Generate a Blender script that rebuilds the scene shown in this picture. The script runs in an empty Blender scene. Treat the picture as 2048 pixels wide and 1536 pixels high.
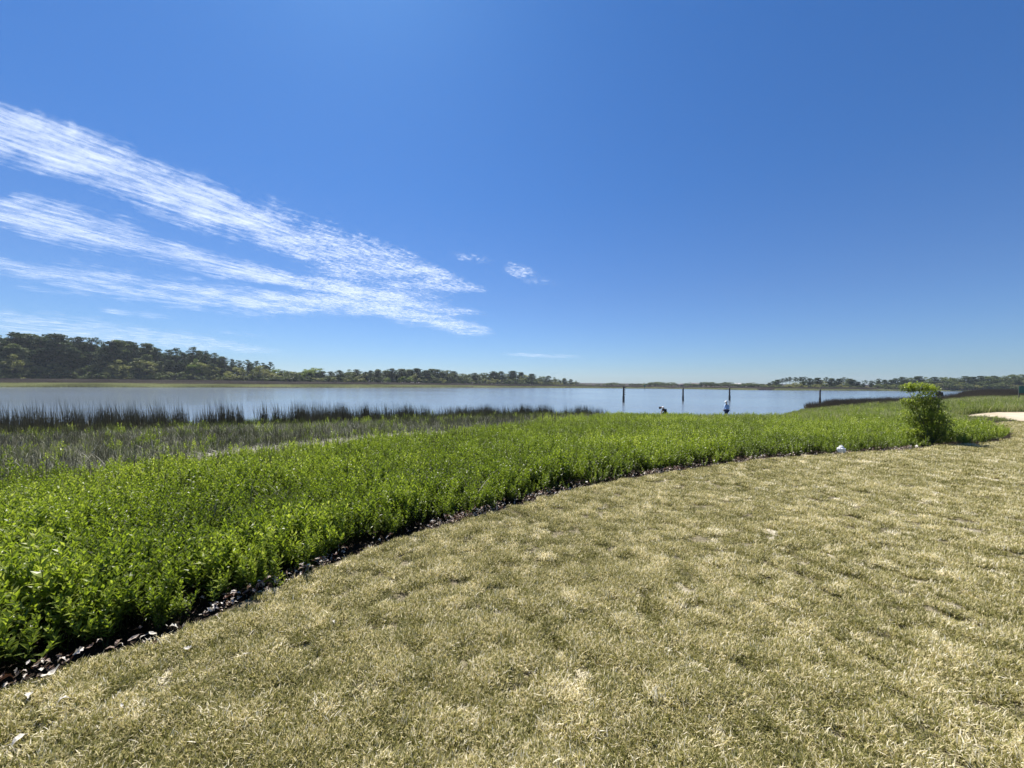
import bpy, bmesh, math, random
import numpy as np
from mathutils import Matrix, Vector

S = bpy.context.scene
COL = S.collection
rng = np.random.default_rng(11)
random.seed(5)

# ------------------------------------------------------------------ camera
F = 769.0                       # focal length in photo pixels (2048 wide)
ROLL = math.radians(0.475)
CAM_Z = 1.6
WATER_Z = -1.6
cd = bpy.data.cameras.new('camera'); cam = bpy.data.objects.new('camera', cd); COL.objects.link(cam)
cd.sensor_width = 36; cd.lens = 36*F/2048; cd.clip_start = 0.05; cd.clip_end = 200000
cr, sr = math.cos(ROLL), math.sin(ROLL)
cam.matrix_world = Matrix(((cr, -sr, 0, 0), (0, 0, -1, 0), (sr, cr, 0, CAM_Z), (0, 0, 0, 1)))
S.camera = cam

# ------------------------------------------------------------------ light
SUN_EL, SUN_AZ = math.radians(56), math.radians(-26)      # azimuth from +Y towards +X
world = bpy.data.worlds.new('World'); S.world = world; world.use_nodes = True
wn = world.node_tree.nodes; wl = world.node_tree.links
bg = wn['Background']
sky = wn.new('ShaderNodeTexSky'); sky.sky_type = 'NISHITA'; sky.sun_disc = False
sky.sun_elevation = SUN_EL; sky.sun_rotation = SUN_AZ
sky.altitude = 0; sky.air_density = 1.0; sky.dust_density = 0.25; sky.ozone_density = 3.0
geo = wn.new('ShaderNodeTexCoord'); sep = wn.new('ShaderNodeSeparateXYZ'); wl.new(geo.outputs['Generated'], sep.inputs[0])
rp = wn.new('ShaderNodeValToRGB'); wl.new(sep.outputs['Z'], rp.inputs[0])          # clear sea air: bluer than the standard sky
for i_, (p_, c_) in enumerate([(0,(.555,.735,1.03)),(.21,(.51,.715,1.03)),(.43,(.41,.73,1.12)),(.68,(.375,.755,1.19))]):
    if i_ > 1: rp.color_ramp.elements.new(p_)
    rp.color_ramp.elements[i_].position = p_; rp.color_ramp.elements[i_].color = (*c_, 1)
mu = wn.new('ShaderNodeMix'); mu.data_type = 'RGBA'; mu.blend_type = 'MULTIPLY'; mu.inputs[0].default_value = 1; mu.clamp_result = False
wl.new(sky.outputs['Color'], mu.inputs[6]); wl.new(rp.outputs[0], mu.inputs[7])
wl.new(mu.outputs[2], bg.inputs['Color']); bg.inputs['Strength'].default_value = 0.060
sl = bpy.data.lights.new('sun', 'SUN'); sl.energy = 5.0; sl.angle = math.radians(0.53); sl.color = (1.0, 0.955, 0.88)
so = bpy.data.objects.new('sun', sl); COL.objects.link(so)
sdir = Vector((math.sin(SUN_AZ)*math.cos(SUN_EL), math.cos(SUN_AZ)*math.cos(SUN_EL), math.sin(SUN_EL)))
so.rotation_euler = sdir.to_track_quat('Z', 'Y').to_euler(); so.location = sdir*50
S.view_settings.view_transform = 'Standard'; S.view_settings.look = 'None'
S.view_settings.exposure = 0.82; S.view_settings.gamma = 1.0

# ------------------------------------------------------------------ helpers
def ray(px, py):
    u = (px-1024)/F; v = -(py-768)/F
    return (u*cr - v*sr, 1.0, v*cr + u*sr)
def on_plane(px, py, z):
    r = ray(px, py); t = (z-CAM_Z)/r[2]
    return (r[0]*t, t)
def at_depth(px, py, d):
    r = ray(px, py); return Vector((r[0]*d, d, CAM_Z + r[2]*d))
def to_px(x, y, z):
    u0 = x/y; w = (z-CAM_Z)/y
    u = u0*cr + w*sr; v = -u0*sr + w*cr
    return 1024+u*F, 768-v*F

def tag(o, label=None, cat=None, group=None, kind=None):
    if label: o['label'] = label
    if cat: o['category'] = cat
    if group: o['group'] = group
    if kind: o['kind'] = kind
    return o
def empty(name, loc=(0,0,0), rz=0, **k):
    o = bpy.data.objects.new(name, None); COL.objects.link(o); o.location = loc; o.rotation_euler = (0,0,rz)
    o.empty_display_size = 0.2
    return tag(o, **k)
def mesh(name, v, f, mats=(), attrs=None, smooth=False):
    me = bpy.data.meshes.new(name)
    me.from_pydata([tuple(a) for a in v], [], [tuple(a) for a in f])
    for m in (mats if isinstance(mats, (list, tuple)) else [mats]): me.materials.append(m)
    if attrs:
        for k, a in attrs.items():
            at = me.attributes.new(k, 'FLOAT', 'POINT'); at.data.foreach_set('value', np.asarray(a, dtype=np.float32))
    if smooth: me.polygons.foreach_set('use_smooth', [True]*len(me.polygons))
    me.update(); return me
def link(name, me, parent=None, loc=None):
    o = bpy.data.objects.new(name, me); COL.objects.link(o)
    if parent: o.parent = parent
    if loc is not None: o.location = loc
    return o

def _h(ix, iy, seed):
    n = (ix*374761393 + iy*668265263 + seed*982451653) & 0xffffffff
    n = ((n ^ (n >> 13))*1274126177) & 0xffffffff
    return ((n ^ (n >> 16)) & 0xffff)/65535.0
def vnoise(x, y, sc=1.0, seed=0, oct=3):
    x = np.asarray(x, float)*sc; y = np.asarray(y, float)*sc; r = 0; a = 1; tot = 0
    for o in range(oct):
        ix = np.floor(x).astype(np.int64); iy = np.floor(y).astype(np.int64)
        fx = x-ix; fy = y-iy; fx = fx*fx*(3-2*fx); fy = fy*fy*(3-2*fy)
        v = (_h(ix,iy,seed+o)*(1-fx)+_h(ix+1,iy,seed+o)*fx)*(1-fy)+(_h(ix,iy+1,seed+o)*(1-fx)+_h(ix+1,iy+1,seed+o)*fx)*fy
        r = r+a*v; tot += a; a *= .5; x = x*2.03; y = y*2.03
    return r/tot
def sstep(a, b, x):
    t = np.clip((x-a)/(b-a), 0, 1); return t*t*(3-2*t)

def inside(poly, x, y):
    P = np.asarray(poly); r = np.zeros(np.shape(x), bool)
    for i in range(len(P)):
        x1,y1 = P[i]; x2,y2 = P[(i+1) % len(P)]
        if y1 == y2: continue
        c = ((y1 > y) != (y2 > y)) & (x < (x2-x1)*(y-y1)/(y2-y1)+x1)
        r ^= c
    return r
def pdist(line, x, y):
    P = np.asarray(line); d = np.full(np.shape(x), 1e18)
    for i in range(len(P)-1):
        ax,ay = P[i]; bx,by = P[i+1]; dx,dy = bx-ax,by-ay; L = dx*dx+dy*dy+1e-9
        t = np.clip(((x-ax)*dx+(y-ay)*dy)/L, 0, 1)
        d = np.minimum(d, (x-ax-t*dx)**2+(y-ay-t*dy)**2)
    return np.sqrt(d)

# ------------------------------------------------------------------ plan of the place
EDGE = [(-40,-30),(-9,-6),(-4.2,-0.6),(-3.1,1.1)] + [on_plane(a,b,0) for a,b in
        [(0,1385),(110,1345),(200,1310),(300,1285),(400,1243),(500,1196),(600,1155),(700,1112),(800,1076),(900,1046),(1000,1019),(1100,990),(1200,967),
         (1300,950),(1400,935),(1500,922),(1600,912),(1700,906),(1800,902),(1850,896),(1900,889),(1945,891),(1990,884),(2022,877),(2030,868),
         (1990,858),(1950,851),(1985,847),(2040,844)]] + [(70,30),(200,40)]
LAWN = EDGE + [(200,-60),(-40,-60)]
SHORE = [(-120,-60),(-60,0),(-45,12)] + [on_plane(a,b,WATER_Z) for a,b in
        [(0,866),(150,864),(300,858),(450,853),(600,848),(750,842),(900,837),(1000,834),(1100,833),(1200,836),(1300,840),(1380,842),(1450,840),(1520,838),
         (1556,835),(1570,829),(1590,823),(1622,816),(1670,811.5),(1750,810),(1850,809.5),(1915,809),(1938,803),(1990,799),(2048,797.5)]] + [(240,150),(600,200)]
NEARLAND = SHORE + [(600,-200),(-120,-200)]
REEDB = [(-60,-14),(-24,1.5)] + [((a-1024)/F*d, d) for a,d in [(0,6.7),(150,7.3),(300,8.0),(550,9.3),(700,11),(850,13.2),(1000,17),(1150,24),(1230,31),(1250,45)]]
REEDZ = REEDB + [(0,80),(-120,80),(-120,-14)]
PATH = [on_plane(a,b,-0.12) for a,b in [(1925,826),(1950,823.5),(1985,821.5),(2048,821)]] + [(110,52),(110,34)] + [on_plane(a,b,-0.1) for a,b in [(2100,846),(2048,844),(2020,841),(1995,835),(1965,830),(1935,828)]]

FAR = [(-600,150),(-200,158),(0,164),(250,186),(500,215),(700,245),(900,300),(1050,335),(1200,352),(1350,345),(1500,300),(1600,305),(1750,328),(1900,340),(2048,335),(2600,300)]
far_az = np.array([math.atan((a-1024)/F) for a,_ in FAR]); far_r = np.array([d/math.cos(z) for (_,d),z in zip(FAR, far_az)])
RISE = [(-600,1.2),(0,1.2),(500,1.2),(800,0.9),(1000,0.3),(1150,-0.5),(1300,-0.85),(1500,-0.7),(1700,-0.2),(2600,0.2)]
MW = [(-600,60),(0,60),(800,60),(1100,90),(1300,120),(1500,90),(1560,30),(1740,22),(1760,7),(2600,7)]
def az_px(az): return 1024+F*np.tan(np.clip(az, -1.12, 1.12))
def far_s(x, y):
    az = np.arctan2(x, y); return np.hypot(x, y)-np.interp(az, far_az, far_r) + (vnoise(x,y,.03,9,2)-.5)*8
def ground_z(x, y):
    x = np.asarray(x, float); y = np.asarray(y, float)
    dE = pdist(EDGE, x, y); dW = pdist(SHORE, x, y)
    lawn = inside(LAWN, x, y); land = inside(NEARLAND, x, y)
    t = dE/(dE+dW+1e-6)
    zl = -0.07*sstep(0,.12,dE) - 1.53*t*(1-.65*sstep(1830,1990,az_px(np.arctan2(x,y)))) + (vnoise(x,y,.5,3)-.5)*.12*sstep(0,2,dE)*sstep(0,3,dW)
    z = np.where(land, zl, WATER_Z - np.minimum(0.12*dW, 2.5))
    z = np.where(lawn, (vnoise(x,y,1.6,5)-.5)*.03+(vnoise(x,y,7.5,6,2)-.5)*.045*(np.hypot(x,y) < 30), z)
    p = az_px(np.arctan2(x, y)); s = far_s(x, y)
    R = np.interp(p, *zip(*RISE)); W = np.interp(p, *zip(*MW))
    zf = np.where(s < 6, -1.6+s*.09, -1.06+(R+1.06)*np.clip((s-6)/np.maximum(W-6,1),0,1)) + np.clip(s-W,0,500)*.012
    zf = np.maximum(zf, -4.1)
    return np.where((~land) & (s > -30) & (y > 5), np.maximum(z, zf), z)
def gz(x, y): return float(ground_z(np.array([x]), np.array([y]))[0])

# ------------------------------------------------------------------ node material helpers
def new_mat(name):
    m = bpy.data.materials.new(name); m.use_nodes = True
    nt = m.node_tree; nt.nodes.clear(); return m, nt
def nd(nt, t, ins=None, **kw):
    n = nt.nodes.new(t)
    for k, v in kw.items(): setattr(n, k, v)
    if ins:
        for k, v in ins.items():
            if hasattr(v, 'is_linked') or isinstance(v, bpy.types.NodeSocket): nt.links.new(v, n.inputs[k])
            else: n.inputs[k].default_value = v
    return n
def mixc(nt, fac, a, b, mode='MIX'):
    n = nd(nt, 'ShaderNodeMix', data_type='RGBA', blend_type=mode)
    for i, v in ((0, fac), (6, a), (7, b)):
        if isinstance(v, bpy.types.NodeSocket): nt.links.new(v, n.inputs[i])
        elif isinstance(v, (tuple, list)): n.inputs[i].default_value = (*v[:3], 1)
        else: n.inputs[i].default_value = v
    return n.outputs[2]
def mth(nt, op, a, b=0.0, c=None, clamp=False):
    n = nd(nt, 'ShaderNodeMath', operation=op, use_clamp=clamp)
    for i, v in enumerate((a, b, c)):
        if v is None: continue
        if isinstance(v, bpy.types.NodeSocket): nt.links.new(v, n.inputs[i])
        else: n.inputs[i].default_value = v
    return n.outputs[0]
def noise(nt, vec, scale, detail=3, rough=.55, dist=0):
    n = nd(nt, 'ShaderNodeTexNoise', {'Vector': vec, 'Scale': scale, 'Detail': detail, 'Roughness': rough, 'Distortion': dist}); return n.outputs[0]
def mrange(nt, v, a, b, c=0., d=1., smooth=True):
    n = nd(nt, 'ShaderNodeMapRange', {0: v, 1: a, 2: b, 3: c, 4: d}); n.interpolation_type = 'SMOOTHSTEP' if smooth else 'LINEAR'; return n.outputs[0]
def ramp(nt, fac, stops):
    n = nd(nt, 'ShaderNodeValToRGB', {0: fac}); e = n.color_ramp.elements
    while len(e) < len(stops): e.new(.5)
    for el, (p, c) in zip(e, stops): el.position = p; el.color = (*c, 1)
    return n.outputs[0]
def wpos(nt): return nd(nt, 'ShaderNodeNewGeometry').outputs['Position']
def out(nt, sh, vol=None):
    o = nd(nt, 'ShaderNodeOutputMaterial'); nt.links.new(sh, o.inputs[0]); return o
def attr(nt, name, inst=False):
    return nd(nt, 'ShaderNodeAttribute', attribute_name=name, attribute_type='INSTANCER' if inst else 'GEOMETRY').outputs['Fac']

def leaf_mat(name, stops, transl=.35, rough=.45, spec=.4, wscale=.6, wamp=.5, tcol=(1.15,1.2,.55), inst=True):
    """colour ramp driven by the leaf's own value c, shifted by a slow noise over the ground and the plant's tint"""
    m, nt = new_mat(name)
    f = mth(nt, 'ADD', attr(nt, 'c'), mth(nt, 'MULTIPLY', mth(nt, 'SUBTRACT', noise(nt, wpos(nt), wscale, 3), .5), wamp))
    if inst: f = mth(nt, 'ADD', f, attr(nt, 'tint', True))
    else: f = mth(nt, 'ADD', f, mth(nt, 'MULTIPLY', mth(nt, 'SUBTRACT', nd(nt, 'ShaderNodeObjectInfo').outputs['Random'], .5), .3))
    c = ramp(nt, f, stops)
    p = nd(nt, 'ShaderNodeBsdfPrincipled', {'Base Color': c, 'Roughness': rough, 'Specular IOR Level': spec})
    t = nd(nt, 'ShaderNodeBsdfTranslucent', {'Color': mixc(nt, 1.0, c, tcol, 'MULTIPLY')})
    mx = nd(nt, 'ShaderNodeMixShader', {0: transl}); nt.links.new(p.outputs[0], mx.inputs[1]); nt.links.new(t.outputs[0], mx.inputs[2])
    out(nt, mx.outputs[0]); return m
def plain(name, col, rough=.6, var=.25, scale=8., metallic=0., bump=0.):
    m, nt = new_mat(name)
    tc = nd(nt, 'ShaderNodeTexCoord').outputs['Object']; n = noise(nt, tc, scale, 5, .6)
    c = mixc(nt, mrange(nt, n, .3, .7), tuple(a*(1-var) for a in col), tuple(min(1, a*(1+var)) for a in col))
    p = nd(nt, 'ShaderNodeBsdfPrincipled', {'Base Color': c, 'Roughness': rough, 'Metallic': metallic})
    if bump:
        b = nd(nt, 'ShaderNodeBump', {'Strength': bump, 'Height': n, 'Distance': .02}); nt.links.new(b.outputs[0], p.inputs['Normal'])
    out(nt, p.outputs[0]); return m

M = {}
# green succulent shrublet leaves (c about .2 .. .9)
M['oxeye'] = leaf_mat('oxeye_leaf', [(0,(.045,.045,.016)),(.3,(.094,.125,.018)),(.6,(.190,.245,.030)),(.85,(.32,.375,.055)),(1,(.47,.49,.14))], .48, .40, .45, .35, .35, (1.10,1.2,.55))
M['lawn'] = leaf_mat('lawn_blade', [(0,(.13,.13,.032)),(.25,(.29,.275,.078)),(.45,(.50,.44,.185)),(.7,(.80,.70,.43)),(1,(.97,.90,.72))], .40, .6, .25, .9, .45, (1.03,1.03,.85))
M['reed'] = leaf_mat('reed_stem', [(0,(.042,.040,.028)),(.4,(.10,.092,.060)),(.7,(.20,.19,.11)),(1,(.40,.38,.25))], .15, .6, .25, .3, .3, (1,1,.8))
M['cord'] = leaf_mat('cordgrass_blade', [(0,(.075,.10,.025)),(.4,(.16,.21,.045)),(.7,(.30,.33,.12)),(1,(.55,.52,.33))], .35, .5, .3, .15, .6, (1.1,1.1,.6))
M['thatch'] = leaf_mat('dead_reed', [(0,(.10,.105,.065)),(.5,(.27,.265,.18)),(1,(.66,.63,.50))], .2, .7, .2, .5, .4, (1,1,.9))
M['litter'] = leaf_mat('dead_leaf', [(0,(.05,.022,.014)),(.35,(.12,.055,.035)),(.6,(.34,.25,.19)),(1,(.72,.66,.58))], .15, .55, .4, 2, .4, (1,.9,.7))
M['pine'] = leaf_mat('pine_needles', [(0,(.030,.050,.024)),(.5,(.066,.098,.044)),(1,(.13,.165,.068))], .2, .7, .2, .05, .5, (1,1.1,.6), False)
M['oakd'] = leaf_mat('oak_leaves_dark', [(0,(.055,.072,.030)),(.5,(.115,.145,.052)),(1,(.22,.25,.085))], .25, .6, .3, .05, .5, (1,1.1,.6), False)
M['olive'] = leaf_mat('wax_myrtle_leaves', [(0,(.12,.125,.05)),(.5,(.26,.26,.095)),(1,(.42,.40,.17))], .3, .6, .3, .05, .5, (1,1.1,.6), False)
M['lime'] = leaf_mat('spring_leaves', [(0,(.09,.12,.03)),(.5,(.19,.25,.05)),(1,(.32,.37,.10))], .35, .6, .3, .05, .5, (1,1.1,.6), False)
M['grey'] = leaf_mat('bare_twigs', [(0,(.10,.095,.085)),(.5,(.18,.17,.15)),(1,(.28,.26,.24))], .1, .8, .1, .05, .5, (1,1,1), False)
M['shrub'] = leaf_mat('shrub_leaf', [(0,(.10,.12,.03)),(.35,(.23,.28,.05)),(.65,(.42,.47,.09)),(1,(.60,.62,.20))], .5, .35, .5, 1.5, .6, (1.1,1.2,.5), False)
M['bark'] = plain('pine_bark', (.10,.075,.058), .9, .35, 1.2)
M['bark_grey'] = plain('oak_bark', (.13,.115,.10), .9, .35, 1.2)
M['piling'] = plain('weathered_piling_wood', (.060,.050,.043), .85, .5, 5., bump=.6)
M['barnacle'] = plain('wet_piling_crust', (.035,.033,.032), .8, .5, 25., bump=1)
M['greensign'] = plain('green_sign_paint', (.004,.115,.075), .45, .08, 3)
M['darksign'] = plain('dark_sign_board', (.018,.022,.020), .5, .3, 6)
M['post'] = plain('grey_post_wood', (.085,.078,.068), .85, .3, 6, bump=.3)
M['white'] = plain('white_plastic', (.78,.78,.76), .45, .05, 12)
M['skin'] = plain('skin', (.42,.25,.17), .55, .08, 10)
M['hair'] = plain('dark_hair', (.02,.014,.010), .6, .3, 40)
M['black'] = plain('black_cloth', (.012,.012,.014), .85, .2, 20)
M['navy'] = plain('navy_cloth', (.018,.028,.085), .85, .2, 20)
M['blueshirt'] = plain('pale_blue_cloth', (.42,.56,.80), .8, .1, 14)
M['cloth'] = plain('white_cloth', (.78,.78,.76), .8, .06, 14)
M['roof'] = plain('grey_roof', (.40,.39,.37), .6, .1, .5)
M['brownroof'] = plain('brown_roof', (.13,.11,.10), .8, .15, .5)
M['wall'] = plain('pale_wall', (.22,.19,.165), .8, .1, .5)
M['glass'] = plain('dark_window', (.02,.025,.03), .1, .1, 1)

# ------------------------------------------------------------------ ground: one sheet, from the lawn under the river to the far banks
def build_ground():
    az = np.radians(np.concatenate([np.linspace(-180,-70,40)[:-1], np.linspace(-70,70,620), np.linspace(70,180,40)[1:-1]]))
    r = np.concatenate([[0.02], np.geomspace(.4, 1500, 400)])
    A, R = np.meshgrid(az, r); X = R*np.sin(A); Y = R*np.cos(A)
    Z = ground_z(X.ravel(), Y.ravel()); na = len(az); nr = len(r)
    V = np.stack([X.ravel(), Y.ravel(), Z], 1)
    i = np.arange(nr-1)[:,None]*na; j = np.arange(na)[None,:]; j2 = (j+1) % na
    Fc = np.stack([i+j, i+na+j, i+na+j2, i+j2], -1).reshape(-1,4)[:, ::-1]
    x, y = V[:,0], V[:,1]
    lawn = np.where(inside(LAWN, x, y), 1., 0.)*1.0
    me = mesh('ground', V, Fc, M_ground(), {'lawn': lawn}, True)
    tag(link('ground', me), kind='structure')
def M_ground():
    m, nt = new_mat('ground')
    p = wpos(nt)
    n1 = noise(nt, p, 1.1, 5, .6); n2 = noise(nt, p, 22, 5, .65); n3 = noise(nt, p, 90, 4, .7)
    soil = mixc(nt, mrange(nt, n2, .3, .7), (.13,.11,.065), (.34,.29,.19))
    soil = mixc(nt, mrange(nt, n1, .54, .68), soil, (.74,.66,.51))
    soil = mixc(nt, mrange(nt, n3, .35, .65, .0, .45), soil, (.11,.10,.055))
    mud = mixc(nt, mrange(nt, n2, .3, .7), (.018,.013,.009), (.05,.036,.026))
    c = mixc(nt, attr(nt, 'lawn'), mud, soil)
    b = nd(nt, 'ShaderNodeBump', {'Strength': .8, 'Height': n3, 'Distance': .02})
    s = nd(nt, 'ShaderNodeBsdfPrincipled', {'Base Color': c, 'Roughness': .95, 'Specular IOR Level': .15, 'Normal': b.outputs[0]})
    out(nt, s.outputs[0]); return m
build_ground()

def build_water():
    m, nt = new_mat('water')
    p = wpos(nt)
    mp = nd(nt, 'ShaderNodeMapping', {'Vector': p, 'Scale': (.28,1.0,1.0), 'Rotation': (0,0,math.radians(8))}).outputs[0]
    n1 = noise(nt, mp, 2.6, 4, .6, .4); n2 = noise(nt, mp, .8, 4, .6, .3); n3 = noise(nt, p, .02, 3, .55)
    mp2 = nd(nt, 'ShaderNodeMapping', {'Vector': p, 'Scale': (.8,.30,1.0), 'Rotation': (0,0,math.radians(-6))}).outputs[0]
    n5 = noise(nt, mp2, .8, 4, .65, .5)
    h = mth(nt, 'ADD', mth(nt, 'MULTIPLY', n1, .35), mth(nt, 'ADD', mth(nt, 'MULTIPLY', n2, .8), mth(nt, 'MULTIPLY', n5, 1.4)))
    st = mrange(nt, n3, .40, .60, .30, 1.0)
    b = nd(nt, 'ShaderNodeBump', {'Strength': mth(nt, 'MULTIPLY', st, mrange(nt, nd(nt, 'ShaderNodeSeparateXYZ', {0: p}).outputs['X'], -60, 30, .25, 1.0)), 'Height': h, 'Distance': .20})
    s = nd(nt, 'ShaderNodeBsdfPrincipled', {'Base Color': (.18,.222,.265,1), 'Roughness': .12, 'IOR': 1.333, 'Specular IOR Level': .5, 'Normal': b.outputs[0]})
    out(nt, s.outputs[0])
    az = np.radians(np.linspace(-180,180,241)[:-1]); r = np.array([.5,20,60,200,600,1500.])
    A,R = np.meshgrid(az, r); na = len(az)
    V = np.stack([(R*np.sin(A)).ravel(), (R*np.cos(A)).ravel(), np.full(A.size, WATER_Z)], 1)
    i = np.arange(len(r)-1)[:,None]*na; j = np.arange(na)[None,:]; j2 = (j+1) % na
    Fc = np.stack([i+j2, i+na+j2, i+na+j, i+j], -1).reshape(-1,4)
    tag(link('water', mesh('water', V, Fc, m)), kind='structure')
build_water()

def build_path():
    P = np.array(PATH); n = 60
    c = P.mean(0); xs = np.linspace(P[:,0].min(), P[:,0].max(), 260); ys = np.linspace(P[:,1].min(), P[:,1].max(), 90)
    X,Y = np.meshgrid(xs, ys); Z = ground_z(X.ravel(), Y.ravel())+.012
    ins = inside(PATH, X.ravel()+(vnoise(X.ravel(),Y.ravel(),1.2,4)-.5)*.8, Y.ravel()+(vnoise(X.ravel(),Y.ravel(),1.2,8)-.5)*.8)
    nx = len(xs); idx = np.arange(X.size).reshape(X.shape)
    Q = np.stack([idx[:-1,:-1], idx[:-1,1:], idx[1:,1:], idx[1:,:-1]], -1).reshape(-1,4)
    Q = Q[ins[Q].all(1)]
    used = np.unique(Q); mp = -np.ones(X.size, int); mp[used] = np.arange(len(used))
    V = np.stack([X.ravel(), Y.ravel(), Z], 1)[used]
    m, nt = new_mat('sand'); p = wpos(nt)
    c_ = mixc(nt, mrange(nt, noise(nt, p, .7, 5, .6), .3, .7), (.36,.295,.195), (.54,.46,.33))
    s = nd(nt, 'ShaderNodeBsdfPrincipled', {'Base Color': c_, 'Roughness': .95}); out(nt, s.outputs[0])
    tag(link('path', mesh('path', V, mp[Q], m)), kind='structure')
build_path()

# ------------------------------------------------------------------ clouds: a thin cirrus layer 2.5 km up
def build_clouds():
    ALT = 2500.
    def band(pts): a = np.array(pts, float); return a
    BANDS = [  # rows: px, y_top, y_bottom, density
        [(-400,40,160,1.),(0,208,305,1.),(171,272,366,1.),(342,337,430,1.),(444,376,458,1.),(513,402,488,.95),(600,432,515,.88),(700,468,548,.8),(764,496,566,.76),(846,520,578,.76),(908,552,582,.72),(957,570,585,.5),(985,578,586,0.)],
        [(-400,310,360,.7),(0,391,448,.8),(137,410,488,.85),(273,440,508,.75),(350,476,530,.7),(410,500,546,.85),(513,528,564,1.),(615,552,580,1.),(700,562,596,1.),(746,572,610,1.),(864,597,630,.85),(940,616,632,.6),(985,624,630,0.)],
        [(-400,470,500,.5),(0,515,555,.62),(137,526,578,.62),(239,542,592,.6),(342,556,610,.66),(410,569,618,.75),(547,582,633,.82),(683,586,630,.85),(746,596,630,.9),(864,622,656,.85),(922,640,670,.8),(975,654,672,.6),(1000,662,670,0.)],
        [(560,520,560,0.),(640,515,565,.55),(740,530,585,.62),(860,570,605,.55),(930,600,615,0.)],
        [(-400,580,640,.4),(0,620,674,.62),(200,640,692,.62),(400,670,703,.60),(520,692,706,.5),(600,702,708,0.)],
        [(180,614,620,0.),(220,616,628,.6),(300,624,636,.6),(365,633,639,0.)],
        [(895,496,510,0.),(920,502,521,.42),(955,510,530,.42),(985,518,532,.25),(1000,522,530,0.)],
        [(990,518,532,0.),(1015,524,546,.5),(1050,534,562,.52),(1085,552,572,.3),(1150,568,578,0.)],
        [(985,704,709,0.),(1040,706,713,.6),(1120,709,716,.5),(1200,713,718,0.)],
        [(390,655,661,0.),(450,660,668,.3),(520,668,676,.25),(600,680,684,0.)],
        [(5,566,574,.0),(60,570,582,.4),(130,580,590,.3),(180,588,592,0.)],
    ]
    az = np.radians(np.linspace(-66, 30, 700)); el = np.radians(np.linspace(3.0, 44, 620))
    A,E = np.meshgrid(az, el); R = ALT/np.tan(E); X = R*np.sin(A); Y = R*np.cos(A)
    px, py = to_px(X, Y, np.full(X.shape, ALT)+CAM_Z)
    wob = (vnoise(px, py, .02, 31, 4)-.5)*34
    env = np.zeros(X.shape)
    for bnd in BANDS:
        b = np.array(bnd, float)
        t = np.interp(px, b[:,0], b[:,1]); o = np.interp(px, b[:,0], b[:,2]); d = np.interp(px, b[:,0], b[:,3])
        d = np.where((px < b[0,0]) | (px > b[-1,0]), 0, d); h = np.maximum(o-t, 2); w = wob*np.minimum(1, h/60)
        s = (py+w-t)/h
        e = sstep(-.36, .34, s)*(1-sstep(.66, 1.36, s))*d
        env = np.maximum(env, e)
    rip = sstep(420, 720, px)
    na = len(az); ne = len(el)
    V = np.stack([X.ravel(), Y.ravel(), np.full(X.size, ALT)], 1)
    idx = np.arange(X.size).reshape(X.shape)
    Q = np.stack([idx[:-1,:-1], idx[:-1,1:], idx[1:,1:], idx[1:,:-1]], -1).reshape(-1,4)
    Q = Q[(env.ravel()[Q] > .01).any(1)]
    used = np.unique(Q); mp = -np.ones(X.size, int); mp[used] = np.arange(len(used))
    m, nt = new_mat('cirrus')
    tc = nd(nt, 'ShaderNodeTexCoord').outputs['Object']
    c0 = nd(nt, 'ShaderNodeMapping', {'Vector': tc, 'Scale': (1/ALT,1/ALT,1/ALT), 'Rotation': (0,0,math.radians(-61))}).outputs[0]
    # x now runs along the bands
    c0 = nd(nt, 'ShaderNodeMapping', {'Vector': tc, 'Scale': (1/ALT,)*3}).outputs[0]
    rot = nd(nt, 'ShaderNodeVectorRotate', {'Vector': c0, 'Angle': math.radians(-61)}, rotation_type='Z_AXIS').outputs[0]
    st = nd(nt, 'ShaderNodeMapping', {'Vector': rot, 'Scale': (.22,1,1)}).outputs[0]
    s1 = noise(nt, st, 19, 7, .64, .35)
    r2 = nd(nt, 'ShaderNodeMapping', {'Vector': rot, 'Scale': (.8,1.2,1), 'Rotation': (0,0,math.radians(25))}).outputs[0]
    s2 = noise(nt, r2, 17, 5, .6, .5)
    s3 = noise(nt, rot, 3.2, 3, .5, .3)
    r4 = nd(nt, 'ShaderNodeMapping', {'Vector': rot, 'Scale': (1.5,.8,1), 'Rotation': (0,0,math.radians(-18))}).outputs[0]
    s4 = noise(nt, r4, 34, 4, .62, .6)
    f = attr(nt, 'ripple'); nmix = nd(nt, 'ShaderNodeMix', {0: mrange(nt, f, 0, 1, .35, .75)}, data_type='FLOAT')
    nt.links.new(s1, nmix.inputs[2]); nt.links.new(s2, nmix.inputs[3])
    nn = mth(nt, 'ADD', mth(nt, 'SUBTRACT', nmix.outputs[0], .5), mth(nt, 'ADD', mth(nt, 'MULTIPLY', mth(nt, 'SUBTRACT', s3, .5), .55), mth(nt, 'MULTIPLY', mth(nt, 'SUBTRACT', s4, .5), mrange(nt, f, 0, 1, .22, .62))))
    e = attr(nt, 'env')
    a = mth(nt, 'ADD', mth(nt, 'MULTIPLY', e, 1.04), mth(nt, 'MULTIPLY', nn, 2.7))
    a = mth(nt, 'MULTIPLY', mrange(nt, a, .15, 1.75), mrange(nt, e, 0, .3))
    a = mth(nt, 'MULTIPLY', a, .84)
    tl = nd(nt, 'ShaderNodeBsdfTranslucent', {'Color': (.52,.57,.63,1)}); df = nd(nt, 'ShaderNodeBsdfDiffuse', {'Color': (.8,.8,.8,1)})
    ad = nd(nt, 'ShaderNodeMixShader', {0: .15}); nt.links.new(tl.outputs[0], ad.inputs[1]); nt.links.new(df.outputs[0], ad.inputs[2])
    tr = nd(nt, 'ShaderNodeBsdfTransparent')
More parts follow.
